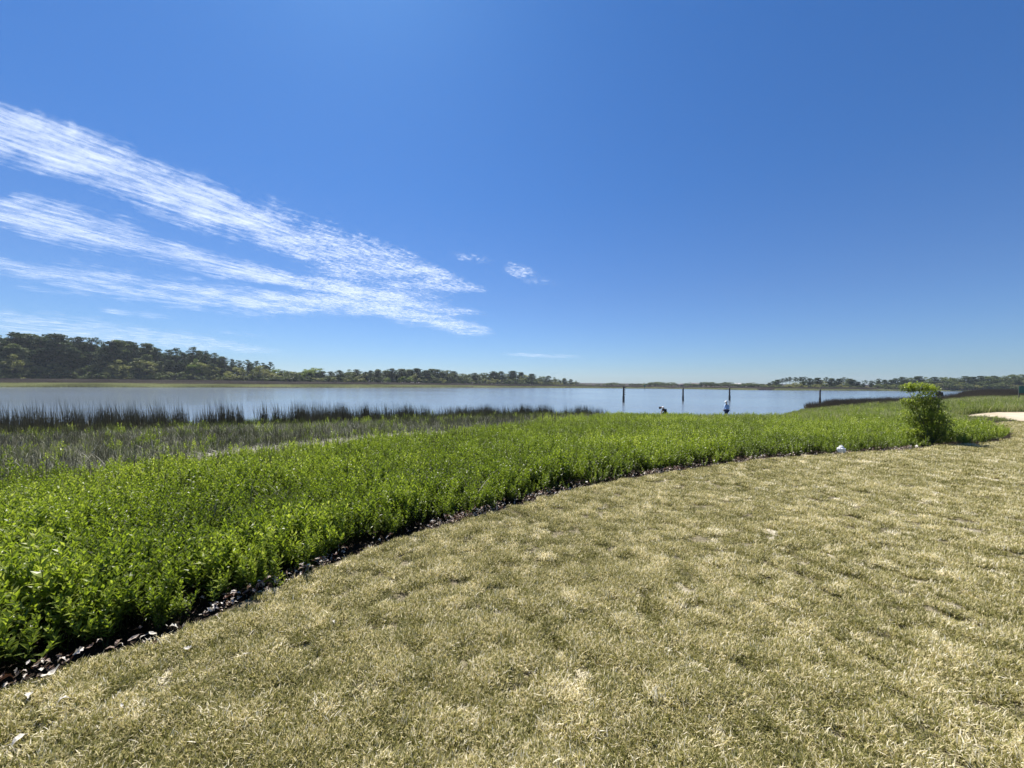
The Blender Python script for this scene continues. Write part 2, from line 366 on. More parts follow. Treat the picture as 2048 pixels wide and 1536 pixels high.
    mx = nd(nt, 'ShaderNodeMixShader', {0: a}); nt.links.new(tr.outputs[0], mx.inputs[1]); nt.links.new(ad.outputs[0], mx.inputs[2])
    out(nt, mx.outputs[0])
    me = mesh('clouds', V[used], mp[Q], m, {'env': env.ravel()[used], 'ripple': rip.ravel()[used]}, True)
    tag(link('clouds', me), kind='stuff', label='thin white cirrus bands drifting over the river at left', cat='clouds')
build_clouds()

# ------------------------------------------------------------------ blade, leaf and tube builders (numpy)
class Geo:
    def __init__(s): s.v = []; s.f = []; s.c = []; s.n = 0
    def add(s, v, f, c):
        s.v.append(v); s.f += [tuple(int(i)+s.n for i in q) for q in f]; s.c.append(np.full(len(v), c) if np.isscalar(c) else np.asarray(c)); s.n += len(v)
    def blade(s, p, yaw, lean, L, w, curve, c, seg=3, face=None):
        p = np.asarray(p, float); a = lean; q = p.copy(); d = np.array([math.cos(yaw), math.sin(yaw)])
        fy = yaw+math.pi/2 if face is None else face
        wv = np.array([math.cos(fy), math.sin(fy), 0])
        V = []
        for i in range(seg+1):
            t = i/seg; ww = w*(1-t**1.6)*.5
            if i < seg: V += [q-wv*ww, q+wv*ww]
            else: V += [q.copy()]
            st = L/seg; q = q + np.array([d[0]*math.sin(a)*st, d[1]*math.sin(a)*st, math.cos(a)*st]); a += curve/seg
        fs = [(2*i, 2*i+1, 2*i+3, 2*i+2) for i in range(seg-1)] + [(2*seg-2, 2*seg-1, 2*seg)]
        s.add(np.array(V), fs, c)
    def leaf(s, p, dir_, L, w, c, fold=.25, up=(0,0,1)):
        p = np.asarray(p, float); d = np.asarray(dir_, float); d /= np.linalg.norm(d)
        sd = np.cross(d, up); sd /= np.linalg.norm(sd)+1e-9; n = np.cross(sd, d)
        V = [p, p+d*L*.45+sd*w*.5+n*w*fold, p+d*L*.5-n*0*w, p+d*L*.45-sd*w*.5+n*w*fold, p+d*L-n*L*.12]
        s.add(np.array(V), [(0,1,2),(0,2,3),(1,4,2),(2,4,3)], c)
    def tube(s, pts, rad, c=.5, k=5):
        pts = [np.asarray(q, float) for q in pts]; V = []
        for i, q in enumerate(pts):
            t = pts[min(i+1, len(pts)-1)]-pts[max(i-1, 0)]; t = t/(np.linalg.norm(t)+1e-9)
            a = np.cross(t, (1,0,0) if abs(t[0]) < .8 else (0,1,0)); a /= np.linalg.norm(a); b = np.cross(t, a)
            for j in range(k): th = 2*math.pi*j/k; V.append(q+(a*math.cos(th)+b*math.sin(th))*rad[i])
        fs = [(i*k+j, i*k+(j+1) % k, (i+1)*k+(j+1) % k, (i+1)*k+j) for i in range(len(pts)-1) for j in range(k)]
        fs.append(tuple(range(k))[::-1]); fs.append(tuple((len(pts)-1)*k+j for j in range(k)))
        s.add(np.array(V), fs, c)
    def quads(s, P, size, c, seed=0, flat=0.):
        """leaf clumps: one small bent leaf-sized quad at each point, random orientation"""
        n = len(P); r = np.random.default_rng(seed)
        d = r.normal(size=(n,3)); d[:,2] *= (1-flat); d /= np.linalg.norm(d,axis=1)[:,None]
        e = r.normal(size=(n,3)); e[:,2] *= (1-flat); e -= (e*d).sum(1)[:,None]*d; e /= np.linalg.norm(e,axis=1)[:,None]
        sz = size*r.uniform(.6,1.4,n)[:,None]; P = np.asarray(P)
        V = np.stack([P-d*sz, P+e*sz*.55, P+d*sz, P-e*sz*.55], 1).reshape(-1,3)
        i = np.arange(n)[:,None]*4
        s.add(V, (i+np.array([[0,1,2,3]])), np.repeat(c, 4))
    def make(s, name, mat, smooth=False):
        return mesh(name, np.concatenate(s.v), s.f, mat, {'c': np.concatenate(s.c)}, smooth)

def scatter(name, pts, yaw, scl, tint, protos, label, cat='plants', tilt=None, zs=None):
    """one 'stuff' object: a cloud of points, each carrying one copy of a small plant mesh"""
    n = len(pts)
    me = bpy.data.meshes.new(name); me.from_pydata([tuple(p) for p in pts], [], [])
    rot = np.zeros((n,3), np.float32); rot[:,2] = yaw
    if tilt is not None: rot[:,:2] = tilt
    sc = np.ones((n,3), np.float32)*np.asarray(scl)[:,None]
    if zs is not None: sc[:,2] *= zs
    a = me.attributes.new('rot','FLOAT_VECTOR','POINT'); a.data.foreach_set('vector', rot.ravel())
    a = me.attributes.new('scl','FLOAT_VECTOR','POINT'); a.data.foreach_set('vector', sc.ravel())
    a = me.attributes.new('tint','FLOAT','POINT'); a.data.foreach_set('value', np.asarray(tint, np.float32))
    a = me.attributes.new('idx','INT','POINT'); a.data.foreach_set('value', rng.integers(0, len(protos), n).astype(np.int32))
    o = link(name, me); tag(o, label=label, cat=cat, kind='stuff')
    g = bpy.data.node_groups.new(name, 'GeometryNodeTree')
    g.interface.new_socket('Geometry', in_out='INPUT', socket_type='NodeSocketGeometry'); g.interface.new_socket('Geometry', in_out='OUTPUT', socket_type='NodeSocketGeometry')
    gi = g.nodes.new('NodeGroupInput'); go = g.nodes.new('NodeGroupOutput')
    jn = g.nodes.new('GeometryNodeJoinGeometry')
    for p in protos:
        oi = g.nodes.new('GeometryNodeObjectInfo'); oi.inputs['Object'].default_value = p; oi.inputs['As Instance'].default_value = True
        g.links.new(oi.outputs['Geometry'], jn.inputs[0])
    ip = g.nodes.new('GeometryNodeInstanceOnPoints'); ip.inputs['Pick Instance'].default_value = True
    g.links.new(gi.outputs[0], ip.inputs['Points']); g.links.new(jn.outputs[0], ip.inputs['Instance'])
    def na(nm, t):
        q = g.nodes.new('GeometryNodeInputNamedAttribute'); q.data_type = t; q.inputs[0].default_value = nm; return q.outputs['Attribute']
    g.links.new(na('idx','INT'), ip.inputs['Instance Index'])
    er = g.nodes.new('FunctionNodeEulerToRotation'); g.links.new(na('rot','FLOAT_VECTOR'), er.inputs[0]); g.links.new(er.outputs[0], ip.inputs['Rotation'])
    g.links.new(na('scl','FLOAT_VECTOR'), ip.inputs['Scale'])
    g.links.new(ip.outputs[0], go.inputs[0])
    md = o.modifiers.new('scatter','NODES'); md.node_group = g
    return o
def proto(name, me): return bpy.data.objects.new(name, me)      # a plant shape used only through scatter()

def sample(n, dmin, dmax, az0=-64, az1=66, power=1.0):
    """random ground points, density falling as distance**-power"""
    az = np.radians(rng.uniform(az0, az1, n)); u = rng.uniform(0, 1, n); k = 2-power
    r = (dmin**k + u*(dmax**k-dmin**k))**(1/k) if abs(k) > 1e-6 else dmin*(dmax/dmin)**u
    return r*np.sin(az), r*np.cos(az), r

# --- lawn turf
def lawn_proto(i):
    G = Geo(); R = .048; r = np.random.default_rng(100+i)
    for k in range(85):
        a = r.uniform(0, 2*math.pi); q = R*math.sqrt(r.uniform(0,1)); x, y = q*math.cos(a), q*math.sin(a)
        c = np.clip(r.choice([.18,.45,.85], p=[.36,.38,.26])+r.normal(0,.10), 0, 1)
        flat = r.random() < .5
        G.blade((x,y,r.uniform(-.004,.012)), r.uniform(0,6.28), r.uniform(1.0,1.5) if flat else r.uniform(.15,.9), r.uniform(.014,.034), r.uniform(.0026,.0050), r.uniform(.2,1.4)*(0.3 if flat else 1), c, 2)
    return proto('turf_tuft', G.make('turf_tuft', M['lawn']))
LP = [lawn_proto(i) for i in range(9)]
x, y, r = sample(300000, 1.3, 36, -70, 64, 1.35)
k = inside(LAWN, x, y) & (y > -1); x, y, r = x[k], y[k], r[k]
dE = pdist(EDGE, x, y); n1 = vnoise(x, y, 1.3, 41, 3); n2 = vnoise(x, y, 9, 43, 2); n3 = vnoise(x*.6+y*.5, y*.6-x*.5, 17, 44, 3); n5 = vnoise(x, y, .35, 45, 2)
keep = (dE > .02+.05*n2) & (rng.random(len(x)) < np.clip(1.1-1.1*sstep(.62,.74,n3+.15*(n1-.5)+.10*(n5-.5)+.02*sstep(1,4,dE)) - .97*(1-sstep(.35,.44,n2)), .03, 1)); x, y, r, n1, n2, n3, dE = [a[keep] for a in (x,y,r,n1,n2,n3,dE)]
sc = (.70+.75*n2)*np.clip(1+(r-4)*.05, 1, 2.2)*rng.uniform(.7,1.3,len(x))
tint = (n1-.5)*.15 + (n2-.5)*.7 + .95*sstep(.60,.76,n3) + sstep(.5,8.,dE)*.19 - .215 + rng.normal(0,.14,len(x))
scatter('lawn_grass', np.stack([x,y,ground_z(x,y)],1), rng.uniform(0,6.28,len(x)), sc, tint, LP, 'short dry straw and olive lawn grass in the foreground', 'grass')
print('lawn', len(x))

# --- green marsh plants
def oxeye_proto(i):
    G = Geo(); r = np.random.default_rng(200+i); H = r.uniform(.30,.46)
    def shoot(p, yaw, lean, L, leaves, c0):
        pts = []; q = np.array(p, float); a = lean
        for s_ in range(5):
            pts.append(q.copy()); q = q+np.array([math.cos(yaw)*math.sin(a), math.sin(yaw)*math.sin(a), math.cos(a)])*L/4; a *= .75
        G.tube(pts, [.0030,.0027,.0023,.0018,.0010], .12, 3)
        P = np.array(pts)
        for j in range(leaves):
            t = .34+.66*j/(leaves-1); f = t*4; ii = min(int(f), 3); b = P[ii]+(P[ii+1]-P[ii])*(f-ii)
            th = j*math.pi/2+r.uniform(-.4,.4)
            for sgn in (0, math.pi):
                el = (.35+.75*t)+r.uniform(-.3,.3); ll = r.uniform(.044,.070)*(1.1-.45*max(0,t-.7)/.3)*(.7 if t < .4 else 1)
                d = (math.cos(th+sgn)*math.cos(el), math.sin(th+sgn)*math.cos(el), math.sin(el))
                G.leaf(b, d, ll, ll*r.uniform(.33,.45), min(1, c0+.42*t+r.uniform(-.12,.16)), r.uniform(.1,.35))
    shoot((0,0,0), r.uniform(0,6.28), r.uniform(.05,.3), H, 10, .25)
    for k in range(3): shoot((r.uniform(-.02,.02),r.uniform(-.02,.02),H*r.uniform(.0,.35)), k*2.1+r.uniform(0,1), r.uniform(.35,.8), H*r.uniform(.5,.8), 7, .2)
    return proto('sea_oxeye_plant', G.make('sea_oxeye_plant', M['oxeye']))
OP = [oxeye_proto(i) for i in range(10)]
x, y, r = sample(150000, 1.6, 75, -70, 62, 1.15)
lw = inside(LAWN, x, y); ld = inside(NEARLAND, x, y); rz = inside(REEDZ, x, y)
dE = pdist(EDGE, x, y); dW = pdist(SHORE, x, y); dB = pdist(REEDB, x, y)
px_, _ = to_px(x, np.maximum(y,.3), 0*x)
n1 = vnoise(x, y, 1.1, 61, 4); n2 = vnoise(x, y, .3, 63); n4 = vnoise(x, y, 3.1, 65, 2)
okp = (~lw) & ld & (~inside(PATH, x, y)) & (dE > .06+.26*vnoise(x,y,2.2,64)**1.5*(1-sstep(1850,1930,px_))) & ((~rz) | (dB < .8*n1) | ((rng.random(len(x)) < .07) & (n1 > .5)))
# fewer of them in the cordgrass of the spit
spit = (px_ > 1390) & (r > 24); okp &= (~spit) | (rng.random(len(x)) < .35); okp &= rng.random(len(x)) < .35+.9*sstep(.28,.5,n4)
okp &= rng.random(len(x)) < np.clip(.20+.25*n1+.8*sstep(.05,.5+.5*n2,dE)+(px_ > 1920), 0, 1)
x, y, r, dE, n1, n2, n4, dW, px_ = [a[okp] for a in (x,y,r,dE,n1,n2,n4,dW,px_)]
px_ = 1024+F*x/np.maximum(y,.3)
sc = (.62+.50*n1+.20*n4)*np.where(px_ > 1500, np.clip(.35+dW/9,.35,1), 1)*(1-.68*sstep(1870,1930,px_)*sstep(14.5,16.5,y)*(y < 27))*np.clip(.72+dE*.5, .72, 1)*np.clip(1+(r-10)*.012, 1, 1.5)*rng.uniform(.62,1.28,len(x))
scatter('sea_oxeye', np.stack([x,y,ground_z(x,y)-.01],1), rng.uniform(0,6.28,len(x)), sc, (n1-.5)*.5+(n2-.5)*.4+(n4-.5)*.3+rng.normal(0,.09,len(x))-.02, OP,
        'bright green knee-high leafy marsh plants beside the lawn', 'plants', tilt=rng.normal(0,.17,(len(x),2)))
print('oxeye', len(x))

# --- rushes: dark thin stems
def reed_proto(i, tall=1., spread=.16, n=26, cmul=1.):
    G = Geo(); r = np.random.default_rng(300+i)
    ly = r.uniform(0,6.28)
    for k in range(n):
        a = r.uniform(0, 6.28); q = spread*math.sqrt(r.random()); L = r.uniform(.4,1.2)*tall
        G.blade((q*math.cos(a), q*math.sin(a), 0), r.normal(2.9,.9), abs(r.normal(.10,.08)), L, r.uniform(.010,.017), r.uniform(0,.25), r.uniform(.0,.5)*cmul, 3, face=r.uniform(-.5,.5))
    for k in range(n//3):
        a = r.uniform(0, 6.28); q = spread*1.2*math.sqrt(r.random())
        G.blade((q*math.cos(a), q*math.sin(a), 0), r.uniform(0,6.28), r.uniform(.3,1.1), r.uniform(.3,.6), r.uniform(.010,.016), r.uniform(.2,1.2), r.uniform(.5,1.1), 3)
    return proto('rush_clump', G.make('rush_clump', M['reed']))
RP = [reed_proto(i, 1., .12, 15) for i in range(10)]
x, y, r = sample(46000, 5.5, 50, -66, 26, .6)
dW = pdist(SHORE, x, y); dB = pdist(REEDB, x, y); rz = inside(REEDZ, x, y); ld = inside(NEARLAND, x, y) | (dW < .7)
n1 = vnoise(x, y, .9, 71); n2 = vnoise(x, y, .22, 72); shorey = 1-sstep(1.0, 6.0, dW)
pr = np.clip(.30*sstep(.35,.6,n2+.3*(n1-.5))+.45*shorey*(.05+1.25*sstep(.46,.64,n1))*(.75+1.4*sstep(-22,-6,x)), 0, 1)*sstep(.0,2.5,dB)
ok = ld & np.where(rz, rng.random(len(x)) < pr, (rng.random(len(x)) < .10*(1-sstep(.5,5,dB))*(.3+n1)) & (x < 6)) & (~inside(LAWN,x,y)) & (pdist(EDGE,x,y) > 1.2); x, y, r, n1, n2, dW, shorey = [a[ok] for a in (x,y,r,n1,n2,dW,shorey)]
sc = (.50+.30*n1+shorey*(1.0-.55*sstep(-22,-2,x)))*rng.uniform(.6,1.2,len(x))
scatter('rushes', np.stack([x,y,np.maximum(ground_z(x,y),-1.8)],1), rng.uniform(-.5,.5,len(x)), sc, (n2-.5)*.3-.10*shorey, RP, 'dark thin rushes standing along the near water edge', 'rushes')
print('rush', len(x))

# --- low grey green tangle and dead stems in the rush belt
def thatch_proto(i):
    G = Geo(); r = np.random.default_rng(400+i)
    for k in range(34):
        a = r.uniform(0, 6.28); q = .28*math.sqrt(r.random())
        up = r.random() < .5
        G.blade((q*math.cos(a), q*math.sin(a), r.uniform(0,.16)), r.uniform(0,6.28), r.uniform(.1,.7) if up else r.uniform(1.1,1.6), r.uniform(.18,.45), r.uniform(.010,.017), r.uniform(.0,1.2), r.choice([r.uniform(0,.35), r.uniform(.6,1.1)], p=[.68,.32]), 3)
    return proto('dead_stem_tangle', G.make('dead_stem_tangle', M['thatch']))
TP = [thatch_proto(i) for i in range(6)]
x, y, r = sample(60000, 5, 42, -66, 20, .9)
dW = pdist(SHORE, x, y); dB = pdist(REEDB, x, y); rz = inside(REEDZ, x, y); ld = inside(NEARLAND, x, y)
n1 = vnoise(x, y, .8, 81); pr = np.clip(.42+.8*(1-sstep(.3,2.2,dB)) - .9*(1-sstep(2,7,dW)), .06, 1)
ok = ld & np.where(rz, rng.random(len(x)) < pr*(.35+.8*n1), (rng.random(len(x)) < .035) & (~inside(LAWN,x,y)) & (pdist(EDGE,x,y) > .5)); x, y, r, n1 = [a[ok] for a in (x,y,r,n1)]
scatter('dead_stems', np.stack([x,y,ground_z(x,y)],1), rng.uniform(0,6.28,len(x)), rng.uniform(.7,1.2,len(x)), (n1-.5)*.6-.22, TP, 'grey and straw coloured tangle of dead stems behind the green plants', 'dead stems')
print('thatch', len(x))
# --- cordgrass: fine green and straw blades
def cord_proto(i):
    G = Geo(); r = np.random.default_rng(500+i)
    for k in range(44):
        a = r.uniform(0, 6.28); q = .2*math.sqrt(r.random())
        G.blade((q*math.cos(a), q*math.sin(a), 0), r.uniform(0,6.28), abs(r.normal(.15,.2)), r.uniform(.3,.62), r.uniform(.007,.012), r.uniform(.1,.9), r.choice([r.uniform(.0,.6), r.uniform(.5,1.)], p=[.7,.3]), 3)
    return proto('cordgrass_tuft', G.make('cordgrass_tuft', M['cord']))
CP = [cord_proto(i) for i in range(6)]
x, y, r = sample(150000, 6, 120, -66, 66, .6)
dW = pdist(SHORE, x, y); dE = pdist(EDGE, x, y); rz = inside(REEDZ, x, y); ld = inside(NEARLAND, x, y)
px_, _ = to_px(x, np.maximum(y,.3), 0*x); n1 = vnoise(x, y, .5, 91); n2 = vnoise(x, y, .12, 92)
pr = np.where(rz, .15+.30*(1-sstep(1,5,dW)), np.where((px_ > 1390) & (r > 17), .75*sstep(.3,.5,n1+.15*(r > 30)), .10*sstep(8,20,r)))
ok = ld & (~inside(LAWN,x,y)) & (~inside(PATH,x,y)) & (dE > .8) & (rng.random(len(x)) < pr); x, y, r, n1, n2, rz2, dW, px_ = [a[ok] for a in (x,y,r,n1,n2,rz,dW,px_)]
sc = np.where(px_ > 1500, np.clip(.35+dW/9,.35,1), 1)*(1-.68*sstep(1870,1930,px_)*sstep(13,16,y)*(y < 27))*np.where(r > 30, 1.1, .85)*rng.uniform(.7,1.2,len(x))*np.clip(1+(r-40)*.01,1,1.5)
scatter('cordgrass', np.stack([x,y,ground_z(x,y)-.01],1), rng.uniform(0,6.28,len(x)), sc, (n2-.5)*.8+np.where(rz2,-.22,0.02)+rng.normal(0,.1,len(x)), CP, 'fine green and straw cordgrass growing towards the point at right', 'grass')
print('cord', len(x))
# --- dark needlerush on the point at right
x, y, r = sample(90000, 48, 190, 30, 66, .3)
dW = pdist(SHORE, x, y); ld = inside(NEARLAND, x, y) | (dW < .5)
n1 = vnoise(x, y, .15, 95)
dW = pdist(SHORE[-10:], x, y); ok = ld & (rng.random(len(x)) < (1-sstep(1.5,6+6*n1,dW))*(.25+.75*sstep(38,62,x))) & (~inside(PATH,x,y)); x, y, r, n1 = [a[ok] for a in (x,y,r,n1)]
RP2 = [reed_proto(20+i, 1., .3, 40, .6) for i in range(5)]
m2, nt2 = M['reed'], None
M['needle'] = leaf_mat('needlerush_stem', [(0,(.075,.060,.045)),(.5,(.20,.16,.11)),(1,(.36,.32,.19))], .15, .7, .2, .08, .3, (1,1,.8))
for p_ in RP2: p_.data.materials[0] = M['needle']
scatter('needlerush', np.stack([x,y,ground_z(x,y)],1), rng.uniform(-.5,.5,len(x)), rng.uniform(.7,1.15,len(x))*np.clip(r/70,.8,1.7), (n1-.5)*.4, RP2, 'dark brown band of needlerush on the point at right', 'rushes')
print('needle', len(x))

# --- dead leaves along the lawn edge
def litter_proto(i):
    G = Geo(); r = np.random.default_rng(600+i)
    L = r.uniform(.03,.07); w = L*r.uniform(.35,.5); c = [.2,.4,.6,.75,.9,1.][i % 6]
    N = 6; V = []; Fq = []
    cu = r.uniform(-1.5,1.5); cv = r.uniform(1,5)
    lob = r.random() < .6
    for a in range(N+1):
        t = a/N; ww = w*.5*math.sin(math.pi*min(1,t*.95+.03))**.7*(1+(.35*math.cos(t*19) if lob else 0))
        for b in (-1,0,1): V.append((L*(t-.5), b*ww, .012+cu*(t-.5)**2*L*1.2+abs(b)*ww*r.uniform(.2,.9)))
    for a in range(N):
        for b in range(2): q = a*3+b; Fq.append((q, q+3, q+4, q+1))
    G.add(np.array(V), Fq, c)
    G.tube([(-L*.5,0,.012),(-L*.72,.004,.016)], [.0012,.0008], .2, 3)
    return proto('dead_leaf', G.make('dead_leaf', M['litter']))
LI = [litter_proto(i) for i in range(12)]
n = 12000
EP = np.array(EDGE[2:24]); seg = np.hypot(*np.diff(EP, axis=0).T); cs = np.concatenate([[0], np.cumsum(seg)])
s_ = rng.uniform(0, cs[-1], n); x = np.interp(s_, cs, EP[:,0]); y = np.interp(s_, cs, EP[:,1])
off = np.abs(rng.normal(0, .26, n)); th = rng.uniform(0, 6.28, n); x = x+off*np.cos(th); y = y+off*np.sin(th)
lw = inside(LAWN, x, y); dE = pdist(EDGE, x, y); cl = vnoise(x, y, 1.6, 96)
ok = (~lw | ((dE < .07) & (rng.random(n) < .3))) & (rng.random(n) < sstep(.45,.72,cl)*.9+.05); x, y, cl = x[ok], y[ok], cl[ok]
scatter('leaf_litter', np.stack([x,y,ground_z(x,y)+rng.uniform(0,.10,len(x))],1), rng.uniform(0,6.28,len(x)), rng.uniform(.6,1.25,len(x))*np.clip(np.hypot(x,y)/9,.8,1.4), rng.normal(0,.1,len(x)), LI,
        'pale curled dead leaves caught along the lawn edge', 'dead leaves', tilt=rng.normal(0,.5,(len(x),2)))

# --- wrack line of pale washed up stems
WR = [at for at in [on_plane(a,b,z) for a,b,z in [(430,926,-.35),(560,912,-.4),(640,905,-.42),(720,897,-.5),(800,890,-.6),(880,886,-.62),(930,882,-.65)]]]
WR = np.array(WR); seg = np.hypot(*np.diff(WR, axis=0).T); cs = np.concatenate([[0], np.cumsum(seg)])
n = 330; s_ = rng.uniform(0, cs[-1], n); x = np.interp(s_, cs, WR[:,0])+rng.normal(0,.15,n); y = np.interp(s_, cs, WR[:,1])+rng.normal(0,.22,n)
def wrack_proto(i):
    G = Geo(); r = np.random.default_rng(700+i)
    for k in range(34):
        a = r.uniform(0, 6.28); q = .25*math.sqrt(r.random())
        G.blade((q*math.cos(a), q*math.sin(a), r.uniform(0,.07)), r.normal(0,.5)+(math.pi if r.random() < .5 else 0), r.uniform(1.3,1.62), r.uniform(.25,.6), r.uniform(.007,.013), r.uniform(-.1,.3), r.uniform(.4,1.1), 3, )
    return proto('wrack', G.make('wrack', M['thatch']))
scatter('wrack', np.stack([x,y,ground_z(x,y)+.22],1), rng.normal(.25,.4,n), rng.uniform(.7,1.2,n), rng.uniform(-.1,.25,n), [wrack_proto(i) for i in range(4)], 'pale mat of washed up dead stems lying on the green plants', 'wrack')

# --- marsh on the far banks
def farmarsh_proto(i, mat, H, n=110):
    G = Geo(); r = np.random.default_rng(800+i)
    for k in range(n):
        G.blade((r.uniform(-2,2), r.uniform(-2,2), 0), r.uniform(0,6.28), abs(r.normal(.1,.12)), r.uniform(.6,1.05)*H, r.uniform(.06,.13), r.uniform(0,.5), r.uniform(.1,.9), 2, face=r.uniform(-.6,.6))
    return proto('marsh_patch', G.make('marsh_patch', mat))
M['farbrown'] = leaf_mat('far_needlerush', [(0,(.085,.068,.062)),(.5,(.17,.14,.125)),(1,(.28,.24,.20))], .2, .8, .1, .03, .8, (1,1,.8))
M['fargreen'] = leaf_mat('far_cordgrass', [(0,(.16,.165,.095)),(.5,(.33,.345,.19)),(1,(.5,.5,.30))], .3, .8, .1, .03, .9, (1,1,.7))
n = 52000
az = np.arctan((rng.uniform(-160, 2260, n)-1024)/F); p = az_px(az); W = np.interp(p, *zip(*MW))
s_ = rng.uniform(0, 1, n)*W; rr = np.interp(az, far_az, far_r)+s_; x = rr*np.sin(az); y = rr*np.cos(az)
fs = far_s(x, y); z = ground_z(x, y); front = fs < np.interp(p, [0,500,900,1150,1400], [17,22,26,12,7])+(vnoise(x,y,.06,97)-.5)*22
ok = fs > .3; fr = ok & front; bk = ok & ~front
def farscat(name, k, mats, H, label, keepn):
    idx = np.nonzero(k)[0]; idx = rng.permutation(idx)[:keepn]
    scatter(name, np.stack([x[idx],y[idx],z[idx]],1), rng.uniform(-.5,.5,len(idx)), rng.uniform(.8,1.2,len(idx)), (vnoise(x[idx],y[idx],.05,98)-.5)*.7, [farmarsh_proto(i, mats, H) for i in range(4)], label, 'marsh grass')
farscat('marsh_grass', fr, M['fargreen'], .9, 'pale green strip of marsh grass along the far water edge', 9000)
farscat('marsh_rushes', bk, M['farbrown'], 1.35, 'brown marsh belt below the trees on the far bank', 17000)

# ------------------------------------------------------------------ trees on the far banks
def limb(G, a, b, r0, r1, c=.5, k=5, sag=0):
    a = np.array(a, float); b = np.array(b, float); m = (a+b)/2+np.array([0,0,sag]); G.tube([a, m, b], [r0, (r0+r1)/2, r1], c, k)
def clump_pts(r, c, rad, n):
    d = r.normal(size=(n,3)); d /= np.linalg.norm(d,axis=1)[:,None]; q = r.uniform(.35,1.05,n)**.6
    return c+d*q[:,None]*np.array(rad)
def pine_mesh(i, style):
    """20 m pine: trunk with limbs; crown of flattened needle clumps with gaps"""
    r = np.random.default_rng(900+i); T = Geo(); C = Geo(); H = 20.
    bend = r.normal(0,.5,2); tp = [np.array([bend[0]*(t**2)*1.2, bend[1]*(t**2)*1.2, t*H*.93]) for t in np.linspace(0,1,7)]
    T.tube(tp, list(np.linspace(.30,.07,7)), .5, 7)
    lo = {0:.62, 1:.38, 2:.14}[style]; nc = {0:17, 1:28, 2:44}[style]; wid = {0:3.6, 1:3.4, 2:3.2}[style]
    for k in range(nc):
        t = lo+(1-lo)*((k+r.random())/nc)**.9; rel = (t-lo)/(1-lo)
        prof = math.sin(math.pi*min(1, .18+.72*rel))**.7 if style else (.55+.45*math.sin(math.pi*(.15+.65*rel)))
        a = k*2.4+r.uniform(-.6,.6); R = wid*prof*r.uniform(.25,1.0)
        if t > .93: R *= .45
        ctr = np.array([math.cos(a)*R, math.sin(a)*R, t*H])+np.array([bend[0]*t*t*1.2, bend[1]*t*t*1.2, 0])
        rx = r.uniform(.9,1.8)*{0:1,1:1.1,2:1.3}[style]; n = int({0:80,1:90,2:110}[style]*rx)
        C.quads(clump_pts(r, ctr, (rx, rx, r.uniform(.45,.85)), n), .26, np.clip(r.uniform(.2,.7)+r.normal(0,.13,n),0,1), int(r.integers(1e6)), .35)
        tt = max(.2, t-.06-.02*R); base = np.array([bend[0]*tt*tt*1.2, bend[1]*tt*tt*1.2, tt*H*.93])
        limb(T, base, ctr-np.array([0,0,.2]), .09, .03, .5, 4, .1)
    return T.make('pine_trunk', M['bark'], True), C
def oak_mesh(i, H=12., R=6., low=.12, nc=46, q=.24):
    r = np.random.default_rng(950+i); T = Geo(); C = Geo()
    T.tube([(0,0,0),(r.normal(0,.2),r.normal(0,.2),H*.2),(r.normal(0,.5),r.normal(0,.5),H*.45),(0,0,H*.75)], [.38,.30,.2,.07], .5, 7)
    for k in range(nc):
        el = math.asin(r.uniform(-.25,1)); a = k*2.4+r.uniform(-.5,.5); rad = r.uniform(.55,1.)
        ctr = np.array([math.cos(a)*math.cos(el)*R*.8*rad, math.sin(a)*math.cos(el)*R*.8*rad, H*(low+.30)+math.sin(el)*H*(.62-low*.4)*rad*.92])
        rx = r.uniform(.12,.25)*R; n = int(40+34*rx)
        C.quads(clump_pts(r, ctr, (rx,rx,rx*.62), n), q, np.clip(r.uniform(.15,.8)+r.normal(0,.14,n),0,1), int(r.integers(1e6)), .15)
        if k % 3 == 0: limb(T, (0,0,H*r.uniform(.15,.45)), ctr, .14, .03, .5, 4)
    return T.make('oak_trunk', M['bark_grey'], True), C
def shrub_mesh(i):
    return oak_mesh(40+i, 5., 3.6, -.05, 30, .17)
def bare_mesh(i):
    r = np.random.default_rng(990+i); T = Geo(); C = Geo()
    T.tube([(0,0,0),(.2,0,6),(0,.2,12),(.1,0,15)], [.25,.2,.12,.05], .5, 6)
    for k in range(26):
        t = r.uniform(.4,1); a = r.uniform(0,6.28); L = r.uniform(1.5,3.5)*(1.2-t*.5); b = np.array([0,0,t*14])
        e = b+np.array([math.cos(a)*L*.7, math.sin(a)*L*.7, L*.8]); C.tube([b,(b+e)/2+r.normal(0,.2,3),e], [.06,.04,.015], .5, 4)
        for j in range(6):
            q = b+(e-b)*r.uniform(.4,1); C.tube([q, q+r.normal(0,.6,3)+np.array([0,0,.5])], [.03,.01], r.uniform(.3,.9), 3)
    return T.make('bare_trunk', M['bark_grey'], True), C
def palm_mesh(i):
    r = np.random.default_rng(995+i); T = Geo(); C = Geo()
    T.tube([(0,0,0),(.1,0,3),(.15,0,6.4)], [.26,.2,.18], .5, 8)
    for k in range(34):
        a = r.uniform(0,6.28); el = r.uniform(-.7,1.4); d = np.array([math.cos(a)*math.cos(el), math.sin(a)*math.cos(el), math.sin(el)]); c = np.array([.15,0,6.6])+d*1.1
        limb(C, (.15,0,6.5), c, .03, .02, .3, 3)
        for f in range(9):
            dd = d+r.normal(0,.42,3); C.leaf(c, dd, r.uniform(.7,1.1), .13, r.uniform(.2,.8), .2)
    return T.make('palm_trunk', M['bark_grey'], True), C
PROT = {}
def reg(kind, H, builders, mats):
    PROT[kind] = []
    for tr, C in builders:
        for m in mats:
            PROT[kind].append((H, tr, C.make(kind+'_crown', m)))
reg('umbrella_pine', 20.6, [pine_mesh(i,0) for i in range(4)], [M['pine']])
reg('pine_tree', 20.6, [pine_mesh(10+i,1) for i in range(4)], [M['pine']])
